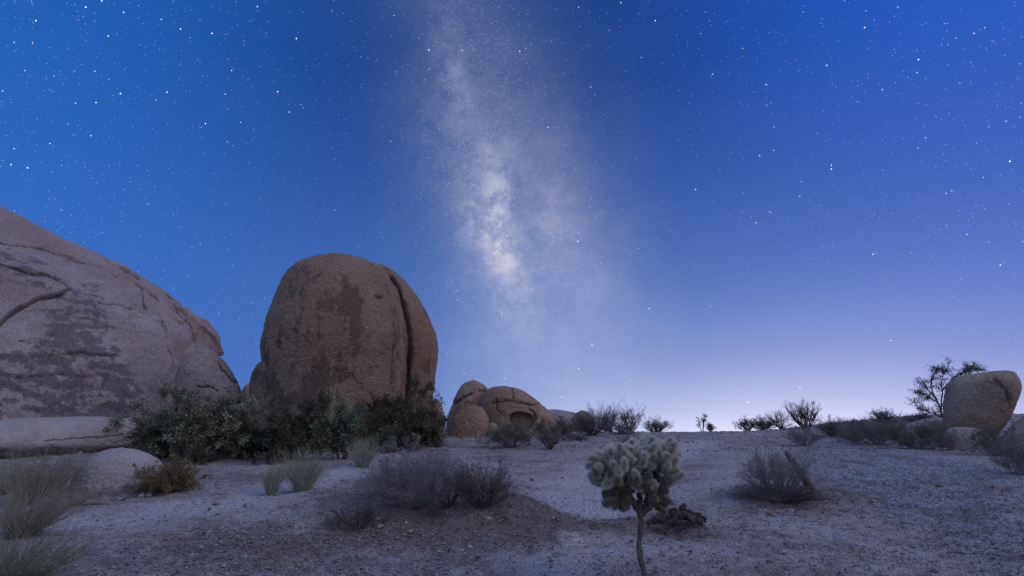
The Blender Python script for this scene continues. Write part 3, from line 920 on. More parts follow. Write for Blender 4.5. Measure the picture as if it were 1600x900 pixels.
def fit(levels, w, h, dep, lean=(0, 0)):
    allP = np.concatenate([P.reshape(-1, 3) for P, R in levels])
    ex = np.percentile(np.abs(allP[:, 0]), 98); ey = np.percentile(np.abs(allP[:, 1]), 98); ez = np.percentile(allP[:, 2], 99.3)
    s = np.array([w / 2 / ex, dep / 2 / ey, h / ez])
    res = []
    for P, R in levels:
        Q = P * s
        Q[..., 0] += lean[0] * Q[..., 2]; Q[..., 1] += lean[1] * Q[..., 2]
        low = Q[..., 2] < 0.02
        Q[..., 2] = np.where(low, 0.02 - 0.2 * (0.02 - Q[..., 2]), Q[..., 2])
        res.append((Q, R))
    return res

def leaves(rg, pts, size, jitter, tone, asp=0.5, fold=True):
    n = len(pts)
    c = pts + rg.normal(size=(n, 3)) * jitter
    d = rg.normal(size=(n, 3)); d[:, 2] = np.abs(d[:, 2]) * 0.7 + 0.1
    d /= np.linalg.norm(d, axis=1, keepdims=True)
    q = rg.normal(size=(n, 3)); q -= (q * d).sum(1, keepdims=True) * d
    q /= np.linalg.norm(q, axis=1, keepdims=True)
    s = (size * rg.uniform(0.6, 1.35, n))[:, None]
    V = np.stack([c - d * s * 0.5, c + q * s * asp * 0.5, c + d * s * 0.5, c - q * s * asp * 0.5], 1).reshape(-1, 3)
    F = np.arange(n * 4).reshape(-1, 4)
    return V, F, np.repeat(tone, 4)

def level_points(rg, P, n):
    m, k, _ = P.shape
    i = rg.randint(0, m, n); t = rg.uniform(0.15, 1.0, n) * (k - 1)
    j = np.minimum(t.astype(int), k - 2); f = (t - j)[:, None]
    return P[i, j] * (1 - f) + P[i, j + 1] * f, i

def place(px, py, wpx, hpx):
    p = G0(px, py)
    D = math.hypot(p[0], p[1])
    vd = p[1] * cp + (p[2] - EYE) * sp
    return p, wpx * vd / FPX, hpx * vd / FPX, D

def clumps(rg, P, tone_base):
    """light and dark clumps through the crown"""
    return np.clip(tone_base + 0.42 * fbm(P * 2.6 + rg.uniform(0, 50), 3) + rg.normal(0, 0.12, len(P)), 0, 1)

def leafy(name, label, cat, px, py, wpx, hpx, seed, leaf_mat, bark='oak_bark', nleaf=16000, lsize=0.055, n0=9, cone=1.05, group=None,
          depf=0.8, tone=0.45, clump=0.5, back=0.0, stems_name='branches', leaf_name='foliage', asp=0.5, up=0.06, basew=0.15):
    rg = np.random.RandomState(seed)
    p, w, h, D = place(px, py, wpx, hpx)
    if back:
        f = (D + back) / D
        p = np.array([p[0] * f, p[1] * f, 0]); p[2] = float(H(p[0:1], p[1:2])[0]); w *= f; h *= f
    root = thing(name, label, cat, tuple(p - np.array([0, 0, 0.03])), group)
    lv = grow(rg, basew, n0, 1.0, cone, [(7, 0.6, 0.75), (6, 0.5, 0.75), (4, 0.55, 0.8)], k=5, up=up, wig=0.2, t0=0.08, r0=0.045 * max(h, 0.8) / 2.4)
    lv = fit(lv, w * 1.06, h * 1.02, w * depf)
    V, F = merge([tubes(P, R, 5 if i == 0 else 3) for i, (P, R) in enumerate(lv)])
    mesh_np(stems_name, V, F, MAT[bark], parent=root)
    # leaf clusters at a part of the twigs, so gaps stay between the clumps
    tw = lv[-1][0]
    keep = rg.uniform(size=len(tw)) < clump + 0.35 * np.tanh(2 * fbm(tw[:, 2] * 1.4 + seed, 2))
    tw = tw[keep] if keep.sum() > 20 else tw
    nleaf = int(nleaf * 1.7)
    pts, idx = level_points(rg, tw, nleaf)
    V, F, t = leaves(rg, pts, lsize, lsize * 0.75, clumps(rg, pts, tone), asp)
    mesh_np(leaf_name, V, [F], MAT[leaf_mat], smooth=False, parent=root, attrs={'tone': t})
    return root

def twiggy(name, label, cat, px, py, wpx, hpx, seed, mat, n0=26, cone=1.1, levels=((5, 0.55, 0.55), (4, 0.5, 0.6)), r0=0.010, group=None,
           depf=0.9, up=0.06, wig=0.12, lean=(0, 0), leaf=None, basew=0.12, k=5, leafname='foliage', at=None):
    rg = np.random.RandomState(seed)
    p, w, h, D = place(px, py, wpx, hpx)
    if at is not None:
        p = at
    levels = list(levels)
    if len(levels) == 2:
        levels.append((3, 0.5, 0.6))
    lv = grow(rg, basew, n0, 1.0, cone, levels, k=k, up=up, wig=wig, r0=r0)
    lv = fit(lv, w * 1.08, h * 1.08, w * depf, lean)
    V, F = merge([tubes(P, R, 3) for (P, R) in lv])
    loc = tuple(p - np.array([0, 0, 0.03]))
    if leaf is None:
        o = mesh_np(name, V + np.array(loc), F, MAT[mat], loc=loc)
        return tag(o, label, cat, group)
    root = thing(name, label, cat, loc, group)
    mesh_np('branches', V, F, MAT[mat], parent=root)
    lm, nl, ls, tone = leaf
    nl = int(nl * 2.0)
    pts, idx = level_points(rg, lv[-1][0], nl)
    V, F, t = leaves(rg, pts, ls, ls * 0.6, clumps(rg, pts, tone))
    mesh_np(leafname, V, [F], MAT[lm], smooth=False, parent=root, attrs={'tone': t})
    return root

def grass(name, label, cat, px, py, wpx, hpx, seed, mat, n=420, cone=0.75, group=None, lean=(0, 0), r0=0.0035, wig=0.15, up=-0.01, depf=0.9, sub=((2, 0.45, 0.35),), basew=0.18):
    return twiggy(name, label, cat, px, py, wpx, hpx, seed, mat, n0=n, cone=cone, levels=sub, r0=r0, group=group, lean=lean, wig=wig, up=up, depf=depf, basew=basew)

# --- dark leafy shrubs in front of the big boulders
GS = 'dark leafy shrubs below the big boulders'
leafy('scrub_oak', 'wide leafy grey-green shrub below the right end of the big dome', 'shrub', 302, 716, 192, 100, 11, 'oak_leaf', nleaf=22000, lsize=0.075, n0=13, cone=1.2, group=GS, tone=0.52)
leafy('scrub_oak', 'low leafy shrub lying over the end of the flat rock ledge', 'shrub', 248, 715, 104, 56, 12, 'oak_leaf', nleaf=8000, lsize=0.07, n0=9, cone=1.25, group=GS, tone=0.42)
leafy('scrub_oak', 'blackish shrub in front of the left foot of the egg-shaped boulder', 'shrub', 455, 718, 132, 98, 13, 'dark_leaf', nleaf=14000, lsize=0.07, n0=11, cone=1.15, group=GS, tone=0.55)
leafy('scrub_oak', 'pale blue-green sprig standing out of the dark shrubs before the egg-shaped boulder', 'shrub', 536, 717, 76, 88, 14, 'silver_leaf', nleaf=4200, lsize=0.075, n0=6, cone=0.7, group=GS, tone=0.30, clump=0.4)
leafy('scrub_oak', 'darkest tall shrub under the cleft of the egg-shaped boulder', 'shrub', 578, 706, 150, 112, 15, 'dark_leaf', nleaf=17000, lsize=0.075, n0=12, cone=1.1, group=GS, tone=0.42, back=1.2)
leafy('scrub_oak', 'round dark shrub at the right foot of the egg-shaped boulder', 'shrub', 655, 699, 98, 76, 16, 'dark_leaf', nleaf=11000, lsize=0.07, n0=11, cone=1.15, group=GS, tone=0.62)
leafy('scrub_oak', 'small shrub with dull green tufts in front of the round dark shrub', 'shrub', 610, 706, 74, 44, 17, 'oak_leaf', nleaf=5000, lsize=0.07, n0=9, cone=1.1, group=GS, tone=0.45)
leafy('scrub_oak', 'small blackish shrub filling the shade between the wide shrub and the egg-shaped boulder', 'shrub', 398, 716, 70, 64, 18, 'dark_leaf', nleaf=6500, lsize=0.07, n0=9, cone=1.1, group=GS, tone=0.4)

# --- golden bush, rabbitbrush and grass on the left
leafy('golden_bush', 'golden-brown flowering bush beside the small half-buried boulder', 'bush', 262, 770, 96, 52, 21, 'gold_leaf', bark='dark_twig', nleaf=9000, lsize=0.026, n0=22, cone=1.15, clump=0.9, tone=0.5, leaf_name='flower_heads', asp=0.8)
leafy('dry_bush', 'dull low brown bush behind the golden bush', 'bush', 300, 724, 56, 30, 22, 'olive_leaf', bark='dark_twig', nleaf=3500, lsize=0.035, n0=16, cone=1.2, clump=0.9, tone=0.4)
GR = 'upright pale rabbitbrush'
grass('rabbitbrush', 'fan of pale upright stems, larger plant of the pair by the pale track', 'bush', 471, 768, 78, 66, 31, 'green_stem', n=210, cone=0.62, group=GR, sub=((3, 0.45, 0.3),), r0=0.006)
grass('rabbitbrush', 'narrow pale tuft of upright stems, smaller plant of the pair by the pale track', 'bush', 424, 774, 40, 50, 32, 'green_stem', n=120, cone=0.55, group=GR, sub=((3, 0.45, 0.3),), r0=0.006)
grass('rabbitbrush', 'fan of pale stems right in front of the dark shrubs of the egg-shaped boulder', 'bush', 566, 730, 58, 46, 33, 'green_stem', n=170, cone=0.7, group=GR, sub=((3, 0.45, 0.3),), r0=0.007)
GL = 'dry grass clumps at the left edge'
grass('grass_clump', 'broad clump of pale dry grass left of the small half-buried boulder', 'grass', 46, 786, 122, 84, 41, 'straw', n=380, cone=0.95, r0=0.006, group=GL, lean=(0.25, 0))
grass('grass_clump', 'dark wiry grass clump beside the flat rock ledge at the left edge', 'grass', 5, 772, 110, 66, 42, 'straw_green', n=200, cone=1.0, r0=0.006, group=GL)
grass('grass_clump', 'bright straw-coloured grass clump bending right at the left edge', 'grass', 28, 838, 120, 84, 43, 'straw', n=330, cone=0.9, r0=0.0045, group=GL, lean=(0.35, 0))
grass('grass_clump', 'nearest grey-green grass clump in the bottom left corner', 'grass', 20, 915, 190, 96, 44, 'straw_green', n=300, cone=1.1, r0=0.004, group=GL, lean=(0.25, 0))
grass('grass_clump', 'low sparse tuft of dry grass just left of the small half-buried boulder', 'grass', 108, 792, 62, 34, 45, 'straw', n=120, cone=1.1, r0=0.004, group=GL, lean=(0.2, 0))

# --- twiggy bushes on the mound in the middle
GT = 'grey twiggy bushes on the mound'
twiggy('twiggy_bush', 'widest purple-grey leafless bush on top of the mound', 'bush', 640, 792, 142, 92, 51, 'grey_twig', n0=60, cone=1.25, levels=((6, 0.5, 0.55), (5, 0.5, 0.6)), r0=0.009, group=GT, leaf=('grey_leaf', 5000, 0.022, 0.7))
twiggy('twiggy_bush', 'dark spiky bush on the right side of the mound', 'bush', 752, 792, 102, 76, 52, 'dark_twig', n0=46, cone=1.2, levels=((6, 0.5, 0.55), (5, 0.5, 0.6)), r0=0.009, group=GT, leaf=('grey_leaf', 2500, 0.02, 0.5))
twiggy('twiggy_bush', 'pale twiggy bush at the back of the mound', 'bush', 676, 756, 112, 56, 53, 'grey_twig', n0=44, cone=1.1, levels=((6, 0.5, 0.5), (4, 0.5, 0.6)), r0=0.009, group=GT)
twiggy('twiggy_bush', 'low sprawling dead twigs at the front left foot of the mound', 'bush', 560, 826, 96, 42, 54, 'dark_twig', n0=34, cone=1.35, levels=((6, 0.5, 0.6), (5, 0.5, 0.6)), r0=0.007, group=GT)
twiggy('twiggy_bush', 'thin dark sticks rising between the two bushes of the mound', 'bush', 700, 792, 70, 56, 55, 'dark_twig', n0=22, cone=0.9, levels=((4, 0.5, 0.5), (3, 0.5, 0.6)), r0=0.008, group=GT)

# --- scrub around the rocks with the alcove
GB = 'scrub below the alcove rocks'
twiggy('scrub_bush', 'broad low grey bush in front of the alcove boulder', 'bush', 800, 699, 90, 40, 61, 'grey_twig', n0=44, cone=1.25, levels=((6, 0.5, 0.55), (4, 0.5, 0.6)), r0=0.014, group=GB, leaf=('olive_leaf', 4000, 0.05, 0.25))
twiggy('scrub_bush', 'small round dark bush in front of the broad grey one', 'bush', 859, 702, 34, 29, 62, 'dark_twig', n0=26, cone=1.1, levels=((6, 0.5, 0.55), (4, 0.5, 0.6)), r0=0.012, group=GB, leaf=('grey_leaf', 1500, 0.045, 0.5))
twiggy('scrub_bush', 'olive bush against the right end of the alcove boulder', 'bush', 866, 684, 60, 30, 63, 'dark_twig', n0=30, cone=1.2, levels=((6, 0.5, 0.55), (4, 0.5, 0.6)), r0=0.014, group=GB, leaf=('olive_leaf', 3500, 0.055, 0.4))
twiggy('scrub_bush', 'dense dark bush left of the two bare ones on the skyline', 'bush', 924, 681, 70, 38, 64, 'dark_twig', n0=88, cone=1.15, levels=((6, 0.5, 0.5), (4, 0.5, 0.6)), r0=0.014, group=GB, leaf=('grey_leaf', 3000, 0.05, 0.6))
twiggy('scrub_bush', 'bare upright bush on the skyline behind the dense dark one', 'bush', 950, 674, 55, 46, 65, 'dark_twig', n0=40, cone=0.85, levels=((5, 0.5, 0.5), (4, 0.5, 0.55)), r0=0.024, group=GB)
twiggy('scrub_bush', 'bare spreading bush on the skyline above the cactus', 'bush', 984, 674, 51, 44, 66, 'dark_twig', n0=28, cone=1.0, levels=((5, 0.5, 0.55), (4, 0.5, 0.55)), r0=0.028, group=GB)
twiggy('scrub_bush', 'rounded bush on the skyline above the right side of the cactus', 'bush', 1026, 671, 40, 24, 67, 'dark_twig', n0=52, cone=1.15, levels=((5, 0.5, 0.5), (4, 0.5, 0.55)), r0=0.022, group=GB, leaf=('grey_leaf', 900, 0.05, 0.5))
twiggy('scrub_bush', 'low brown bush under the bare ones, left of the cactus top', 'bush', 968, 678, 52, 20, 68, 'dark_twig', n0=34, cone=1.3, levels=((5, 0.5, 0.55), (4, 0.5, 0.6)), r0=0.014, group=GB, leaf=('grey_leaf', 1600, 0.05, 0.5))
twiggy('scrub_bush', 'tiny dark plant peeping over the top of the cactus', 'bush', 977, 697, 26, 18, 69, 'dark_twig', n0=14, cone=0.9, levels=((4, 0.5, 0.5), (3, 0.5, 0.6)), r0=0.012, group=GB, leaf=('grey_leaf', 400, 0.04, 0.5))
twiggy('scrub_bush', 'flat dark scrub on the slope right of the small round bush', 'bush', 898, 688, 46, 14, 70, 'dark_twig', n0=26, cone=1.35, levels=((5, 0.5, 0.55), (4, 0.5, 0.6)), r0=0.012, group=GB, leaf=('grey_leaf', 900, 0.045, 0.5))

# --- plants on the skyline to the right
GH = 'plants along the skyline'
twiggy('skyline_plant', 'thin spindly stalk alone in the middle of the skyline', 'plant', 1097, 672, 15, 25, 81, 'dark_twig', n0=6, cone=0.35, levels=((3, 0.4, 0.7), (3, 0.4, 0.7)), r0=0.030, group=GH, leaf=('grey_leaf', 160, 0.09, 0.3))
twiggy('skyline_plant', 'short stubby plant beside the spindly stalk on the skyline', 'plant', 1110, 672, 14, 14, 82, 'dark_twig', n0=16, cone=0.8, levels=((4, 0.5, 0.6), (3, 0.5, 0.7)), r0=0.022, group=GH, leaf=('grey_leaf', 260, 0.07, 0.3))
twiggy('skyline_plant', 'leftmost of the row of bushes on the right skyline, with loose leafy tufts', 'bush', 1168, 672, 29, 22, 83, 'dark_twig', n0=20, cone=0.95, levels=((4, 0.5, 0.6), (3, 0.5, 0.7)), r0=0.026, group=GH, leaf=('grey_leaf', 420, 0.085, 0.3))
twiggy('skyline_plant', 'dense low round bush, second in the row on the right skyline', 'bush', 1193, 671, 36, 21, 84, 'dark_twig', n0=52, cone=1.2, levels=((5, 0.5, 0.55), (4, 0.5, 0.6)), r0=0.022, group=GH, leaf=('grey_leaf', 900, 0.055, 0.3))
twiggy('skyline_plant', 'bare branching bush left of the tallest one on the right skyline', 'bush', 1222, 670, 40, 32, 85, 'dark_twig', n0=28, cone=1.05, levels=((4, 0.55, 0.55), (4, 0.5, 0.55)), r0=0.026, group=GH)
twiggy('skyline_plant', 'tallest bare bush of the row on the right skyline', 'bush', 1259, 669, 49, 42, 86, 'dark_twig', n0=28, cone=0.95, levels=((5, 0.5, 0.5), (5, 0.5, 0.5)), r0=0.034, group=GH)
twiggy('skyline_plant', 'feathery grey bush where the right hill begins', 'bush', 1308, 681, 55, 28, 87, 'dark_twig', n0=88, cone=1.15, levels=((5, 0.5, 0.5), (4, 0.5, 0.55)), r0=0.016, group=GH, leaf=('grey_leaf', 1400, 0.045, 0.7))
twiggy('skyline_plant', 'round dark bush sitting alone on the crest of the right hill', 'bush', 1381, 660, 40, 21, 88, 'dark_twig', n0=44, cone=1.1, levels=((5, 0.5, 0.5), (4, 0.5, 0.55)), r0=0.024, group=GH, leaf=('grey_leaf', 500, 0.05, 0.4))
twiggy('skyline_plant', 'small bush on the slope between the feathery grey bush and the round one', 'bush', 1340, 672, 36, 17, 89, 'dark_twig', n0=52, cone=1.2, levels=((5, 0.5, 0.5), (4, 0.5, 0.55)), r0=0.016, group=GH, leaf=('grey_leaf', 700, 0.05, 0.6))
twiggy('skyline_plant', 'low scrub on the hill crest just left of the flat pale slab', 'bush', 1432, 658, 42, 12, 90, 'dark_twig', n0=52, cone=1.3, levels=((5, 0.5, 0.5), (4, 0.5, 0.55)), r0=0.016, group=GH, leaf=('grey_leaf', 600, 0.05, 0.5))

# --- scrub on the right slope
GQ = 'scrub along the right slope'
twiggy('slope_bush', 'brown bush by itself on the slope above the dry bush', 'bush', 1258, 697, 53, 34, 91, 'grey_twig', n0=40, cone=1.2, levels=((5, 0.5, 0.5), (4, 0.5, 0.55)), r0=0.012, group=GQ, leaf=('grey_leaf', 1600, 0.04, 0.7))
twiggy('slope_bush', 'olive bush touching the big overhanging boulder on its left', 'bush', 1436, 702, 87, 44, 92, 'grey_twig', n0=50, cone=1.2, levels=((6, 0.5, 0.5), (4, 0.5, 0.55)), r0=0.012, group=GQ, leaf=('olive_leaf', 5200, 0.045, 0.35))
twiggy('slope_bush', 'wide brownish bush in the middle of the scrub left of the overhanging boulder', 'bush', 1370, 695, 87, 41, 93, 'grey_twig', n0=50, cone=1.2, levels=((6, 0.5, 0.5), (4, 0.5, 0.55)), r0=0.012, group=GQ, leaf=('olive_leaf', 3000, 0.045, 0.2))
twiggy('slope_bush', 'dark bush at the upper left end of the scrub left of the overhanging boulder', 'bush', 1338, 690, 51, 32, 94, 'grey_twig', n0=36, cone=1.2, levels=((6, 0.5, 0.5), (4, 0.5, 0.55)), r0=0.012, group=GQ, leaf=('grey_leaf', 1800, 0.045, 0.6))
twiggy('slope_bush', 'grey bush behind the wide brownish one, below the round bush on the crest', 'bush', 1404, 684, 69, 29, 95, 'grey_twig', n0=40, cone=1.2, levels=((6, 0.5, 0.5), (4, 0.5, 0.55)), r0=0.012, group=GQ, leaf=('grey_leaf', 1500, 0.045, 0.6))
twiggy('slope_bush', 'brown bush under the undercut side of the overhanging boulder', 'bush', 1556, 712, 71, 44, 96, 'grey_twig', n0=46, cone=1.2, levels=((6, 0.5, 0.5), (4, 0.5, 0.55)), r0=0.011, group=GQ, leaf=('olive_leaf', 3000, 0.04, 0.25))
twiggy('slope_bush', 'purple-grey bush cut by the right edge of the photo', 'bush', 1596, 742, 76, 63, 97, 'grey_twig', n0=50, cone=1.2, levels=((6, 0.5, 0.5), (4, 0.5, 0.55)), r0=0.009, group=GQ, leaf=('grey_leaf', 2400, 0.03, 0.7))
twiggy('dry_bush', 'dry grey bush on its own little mound right of the cactus', 'bush', 1218, 776, 104, 72, 98, 'grey_twig', n0=56, cone=1.15, levels=((6, 0.5, 0.5), (5, 0.5, 0.55)), r0=0.008, leaf=('grey_leaf', 2600, 0.022, 0.6))
twiggy('dead_brush', 'flat mat of dark dead twigs round the foot of the dry grey bush', 'brush', 1220, 784, 142, 30, 99, 'dark_twig', n0=70, cone=1.4, levels=((6, 0.5, 0.6), (5, 0.5, 0.6)), r0=0.007, depf=0.7)

# ------------------------------------------------------------------ the tree behind the overhanging boulder
def desert_tree():
    rg = np.random.RandomState(120)
    p, w, h, D = place(1482, 690, 128, 130)
    f = (D + 2.5) / D
    p = np.array([p[0] * f, p[1] * f, 0]); p[2] = float(H(p[0:1], p[1:2])[0])
    s = f * D / 921.0 * 0.82
    root = thing('desert_tree', 'sparse desert tree reaching out from behind the big overhanging boulder', 'tree', tuple(p - np.array([0, 0, .05])))
    k = p[1] / (p[1] * cp + (p[2] - EYE) * sp)
    def wp(px, py, dy=0.0):
        q = ray(px, py); t = (p[1] + dy) / q[1]
        return np.array([q[0] * t, q[1] * t, EYE + q[2] * t]) - p
    limbs = [[(1484, 690), (1478, 664), (1470, 640), (1462, 622), (1448, 604), (1436, 586)],
             [(1474, 650), (1460, 645), (1447, 640), (1434, 636), (1427, 622)],
             [(1470, 640), (1472, 615), (1470, 595), (1478, 577), (1480, 566)],
             [(1466, 628), (1452, 620), (1440, 612), (1430, 612)],
             [(1471, 610), (1485, 592), (1500, 584), (1520, 578), (1545, 578)],
             [(1478, 664), (1464, 662), (1452, 658), (1444, 650)],
             [(1500, 584), (1512, 576), (1526, 574)],
             [(1462, 622), (1455, 600), (1458, 584), (1466, 574)]]
    segs = []
    tips = []
    for li, L in enumerate(limbs):
        dy = rg.uniform(-.7, .7) if li else 0
        P = np.array([wp(a, b, dy * (i / (len(L) - 1))) for i, (a, b) in enumerate(L)])
        P = crom(P, 12) + np.concatenate([[[0, 0, 0]], rg.normal(0, 0.025, (11, 3))])
        R = np.linspace(0.058 if li == 0 else 0.032, 0.011, 12)
        segs.append(tubes(P[None], R[None], 6))
        tips.append(P)
    V, F = merge(segs)
    mesh_np('trunk', V, F, MAT['oak_bark'], parent=root)
    # twigs and small leaf tufts
    ps, ds = [], []
    for P in tips:
        n = 44
        t = rg.uniform(2.5, 10.99, n); i = t.astype(int); fr = (t - i)[:, None]
        ps.append(P[i] * (1 - fr) + P[np.minimum(i + 1, 11)] * fr)
    S = np.concatenate(ps); n = len(S)
    Dv = rg.normal(size=(n, 3)); Dv[:, 2] = Dv[:, 2] * 0.6 + 0.35; Dv /= np.linalg.norm(Dv, axis=1, keepdims=True)
    L = rg.uniform(0.15, 0.5, n)
    T = np.zeros((n, 5, 3)); T[:, 0] = S; d = Dv
    for j in range(1, 5):
        d = d + 0.25 * rg.normal(size=(n, 3)); d /= np.linalg.norm(d, axis=1, keepdims=True)
        T[:, j] = T[:, j - 1] + d * (L / 4)[:, None]
    V, F = tubes(T, np.repeat(np.linspace(0.010, 0.004, 5)[None], n, 0), 3)
    pts, _ = level_points(rg, T[rg.uniform(size=n) < 0.68], 7500)
    LV, LF, t = leaves(rg, pts, 0.055, 0.06, clumps(rg, pts, 0.6))
    VV = np.concatenate([V, LV]); FF = [F, LF + len(V)]
    mesh_np('crown', VV, FF, MAT['dark_leaf'], smooth=False, parent=root, attrs={'tone': np.concatenate([np.full(len(V), .1), t])})
desert_tree()

# ------------------------------------------------------------------ the cholla cactus in front
def mat_cholla():
    m, N = new_mat('cholla_skin')
    co = N.n('ShaderNodeTexCoord').outputs['Object']
    v = N.n('ShaderNodeTexVoronoi', {'Vector': co, 'Scale': 60.0})
    col = N.ramp(v.outputs['Distance'], [(0.1, (0.15, 0.15, 0.095, 1)), (0.6, (0.075, 0.08, 0.05, 1))])
    bm = N.n('ShaderNodeBump', {'Height': v.outputs['Distance'], 'Strength': 0.8, 'Distance': 0.01})
    finish(N, col, 0.8, bm.outputs[0], 0.2)
    MAT['cholla_skin'] = m
    for nm, ca, cb in [('spine_pale', (0.36, 0.36, 0.26, 1), (0.95, 0.91, 0.78, 1)), ('spine_old_shaded', (0.13, 0.112, 0.075, 1), (0.52, 0.48, 0.37, 1))]:  # second kind: older brown spines, with lower and inner shade in their colour
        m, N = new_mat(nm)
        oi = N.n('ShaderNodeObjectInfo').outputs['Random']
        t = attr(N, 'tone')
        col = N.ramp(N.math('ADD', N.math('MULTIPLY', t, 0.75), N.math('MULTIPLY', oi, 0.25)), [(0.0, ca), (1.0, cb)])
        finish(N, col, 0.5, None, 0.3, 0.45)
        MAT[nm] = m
mat_cholla()

def cholla():
    rg = np.random.RandomState(77)
    base = G0(1008, 904)
    base = base * 1.0
    D = base[1]
    def wp(px, py, dy=0.0):
        q = ray(px, py); t = (D + dy) / q[1]
        return np.array([q[0] * t, q[1] * t, EYE + q[2] * t])
    root = thing('cholla_cactus', 'bristly pale cholla cactus on one bare dark stem in the foreground', 'cactus', tuple(base))
    org = base
    # bare trunk and the main limbs, one woody part
    def limb(pts, r0, r1, n=26, wob=0.006, dys=None):
        P = np.array([wp(a, b, 0 if dys is None else dys[i]) for i, (a, b) in enumerate(pts)])
        P = crom(P, n) + rg.normal(0, wob, (n, 3))
        R = np.linspace(r0, r1, n) * (1 + 0.10 * np.sin(np.arange(n) * 0.55 + rg.uniform(0, 6)) + 0.03 * rg.normal(size=n))
        return P, R
    trunk = limb([(1012, 912), (1008, 897), (1001, 872), (999, 845), (1002, 820), (1000, 800)], 0.033, 0.030, 40, 0.0015)
    limbs = [limb([(1000, 803), (992, 790), (984, 776), (974, 766), (960, 756), (948, 738)], 0.040, 0.022, dys=[0, 0, -.05, -.1, -.15, -.15]),
             limb([(1001, 806), (1008, 790), (1014, 770), (1022, 745), (1030, 722)], 0.040, 0.022, dys=[0, .03, .1, .15, .15]),
             limb([(1000, 800), (1000, 780), (998, 755), (996, 728)], 0.036, 0.02, dys=[0, .05, .15, .2]),
             limb([(1004, 800), (1018, 790), (1032, 778), (1042, 765)], 0.034, 0.02, dys=[0, -.05, -.12, -.15])]
    V, F = merge([tubes(trunk[0][None], trunk[1][None], 12)] + [tubes(P[None], R[None], 9) for P, R in limbs])
    # shaggy bark: ridges along the stem
    V = V + 0.006 * np.stack([fbm(V * np.array([60, 60, 12]), 2), fbm(V * np.array([60, 60, 12]) + 40, 2), np.zeros(len(V))], 1)
    mesh_np('trunk', V - org, F, MAT['cholla_bark'], parent=root)
    # joint meshes: 4 lengths, each with its own coat of spines; copies share them
    protos = []
    for L, r in [(0.09, 0.021), (0.12, 0.023), (0.15, 0.024), (0.19, 0.025)]:
        nu, nv = 14, 14
        t = np.linspace(0, 1, nv)
        prof = np.minimum(1, np.sqrt(np.clip(1 - (2 * t - 1) ** 4, 0, 1))) * r
        th = np.arange(nu) * 2 * math.pi / nu
        X = prof[:, None] * np.cos(th); Y = prof[:, None] * np.sin(th)
        Z = np.repeat((t * L)[:, None], nu, 1)
        bump = 1 + 0.12 * np.cos(th * 4 + t[:, None] * 9)
        JV = np.stack([X * bump, Y * bump, Z], -1).reshape(-1, 3)
        JF = grid_faces(nv, nu)[:, ::-1]
        me_j = mesh_np('joint', JV, [JF], MAT['cholla_skin'], loc=(0, 0, 0))
        sp_ = {}
        for kind in ('spine_pale', 'spine_old_shaded'):
            n = int(2300 * (L + 0.05) / 0.2)
            # areoles: groups of spines on the tubercles
            na = n // 9
            ta = rg.uniform(-0.02, 1.0, na); pa = rg.uniform(0, 2 * math.pi, na)
            ta = np.where(rg.uniform(size=na) < 0.28, 1.0, ta)
            pr = np.interp(ta, t, prof)
            tipm = (ta > 0.93)
            rr = np.where(tipm, r * 0.6 * np.sqrt(rg.uniform(size=na)), pr)
            c = np.stack([rr * np.cos(pa), rr * np.sin(pa), np.clip(ta, 0, 1) * L], 1)
            axis = np.stack([np.cos(pa), np.sin(pa), (ta - 0.35) * 0.9 + tipm * 1.6], 1)
            axis /= np.linalg.norm(axis, axis=1, keepdims=True)
            c = np.repeat(c, 9, 0); axis = np.repeat(axis, 9, 0); m = len(c)
            d = axis + 0.55 * rg.normal(size=(m, 3)); d /= np.linalg.norm(d, axis=1, keepdims=True)
            q = rg.normal(size=(m, 3)); q -= (q * d).sum(1, keepdims=True) * d; q /= np.linalg.norm(q, axis=1, keepdims=True)
            ln = rg.uniform(0.022, 0.058, m)[:, None] * (1.0 if kind == 'spine_pale' else 0.8)
            wd = 0.0014
            SV = np.stack([c - q * wd, c + q * wd, c + d * ln + q * wd * .35, c + d * ln - q * wd * .35], 1).reshape(-1, 3)
            tone = np.repeat(np.stack([rg.uniform(0, .4, m), rg.uniform(0, .4, m)], 1), 1, 0)  # dark spine bases paint the shade in the gaps between joints
            tn = np.stack([tone[:, 0], tone[:, 0], np.full(m, .95), np.full(m, .95)], 1).ravel()
            sp_[kind] = mesh_np('spines', SV, [np.arange(4 * m).reshape(-1, 4)], MAT[kind], smooth=False, attrs={'tone': tn})
        protos.append((L, me_j, sp_))
    # joint tips fill the crown; each grows from the nearest one inside it
    outline = [(920, 738), (926, 716), (945, 702), (968, 696), (988, 690), (1012, 686), (1035, 692), (1052, 688), (1064, 700), (1064, 722), (1063, 742),
               (1054, 752), (1052, 770), (1046, 790), (1034, 800), (1024, 792), (1016, 778), (1004, 772), (990, 778), (978, 794), (966, 796), (950, 790), (944, 772), (940, 756), (926, 750)]
    pts = []
    tries = 0
    sc = D / 921.0
    cx = 992.0
    while len(pts) < 230 and tries < 60000:
        tries += 1
        a = rg.uniform(918, 1066); b = rg.uniform(686, 802)
        if not inpoly(np.array([[a, b]]), outline)[0] or math.hypot((a - 994) / 9, (b - 781) / 11) < 1:
            continue
        dep = 0.34 * math.sqrt(max(0.05, 1 - ((a - cx) / 84) ** 2)) * (1 if b < 750 else 0.7)
        dy = rg.uniform(-dep, dep)
        q = wp(a, b, dy)
        # the shell and the top are fuller than the inside
        if any(np.linalg.norm(q - o) < 0.060 for o in pts):
            continue
        pts.append(q)
    pts = np.array(pts)
    anchors = np.concatenate([P[8:] for P, R in limbs])
    fork = trunk[0][-1]
    order = np.argsort(np.linalg.norm(pts - fork, axis=1))
    placed = [x for x in anchors]
    top = pts[:, 2].max(); bot = pts[:, 2].min()
    used = set()
    near97 = set(np.argsort(pts[:, 1] - 0.35 * pts[:, 2])[:96].tolist())
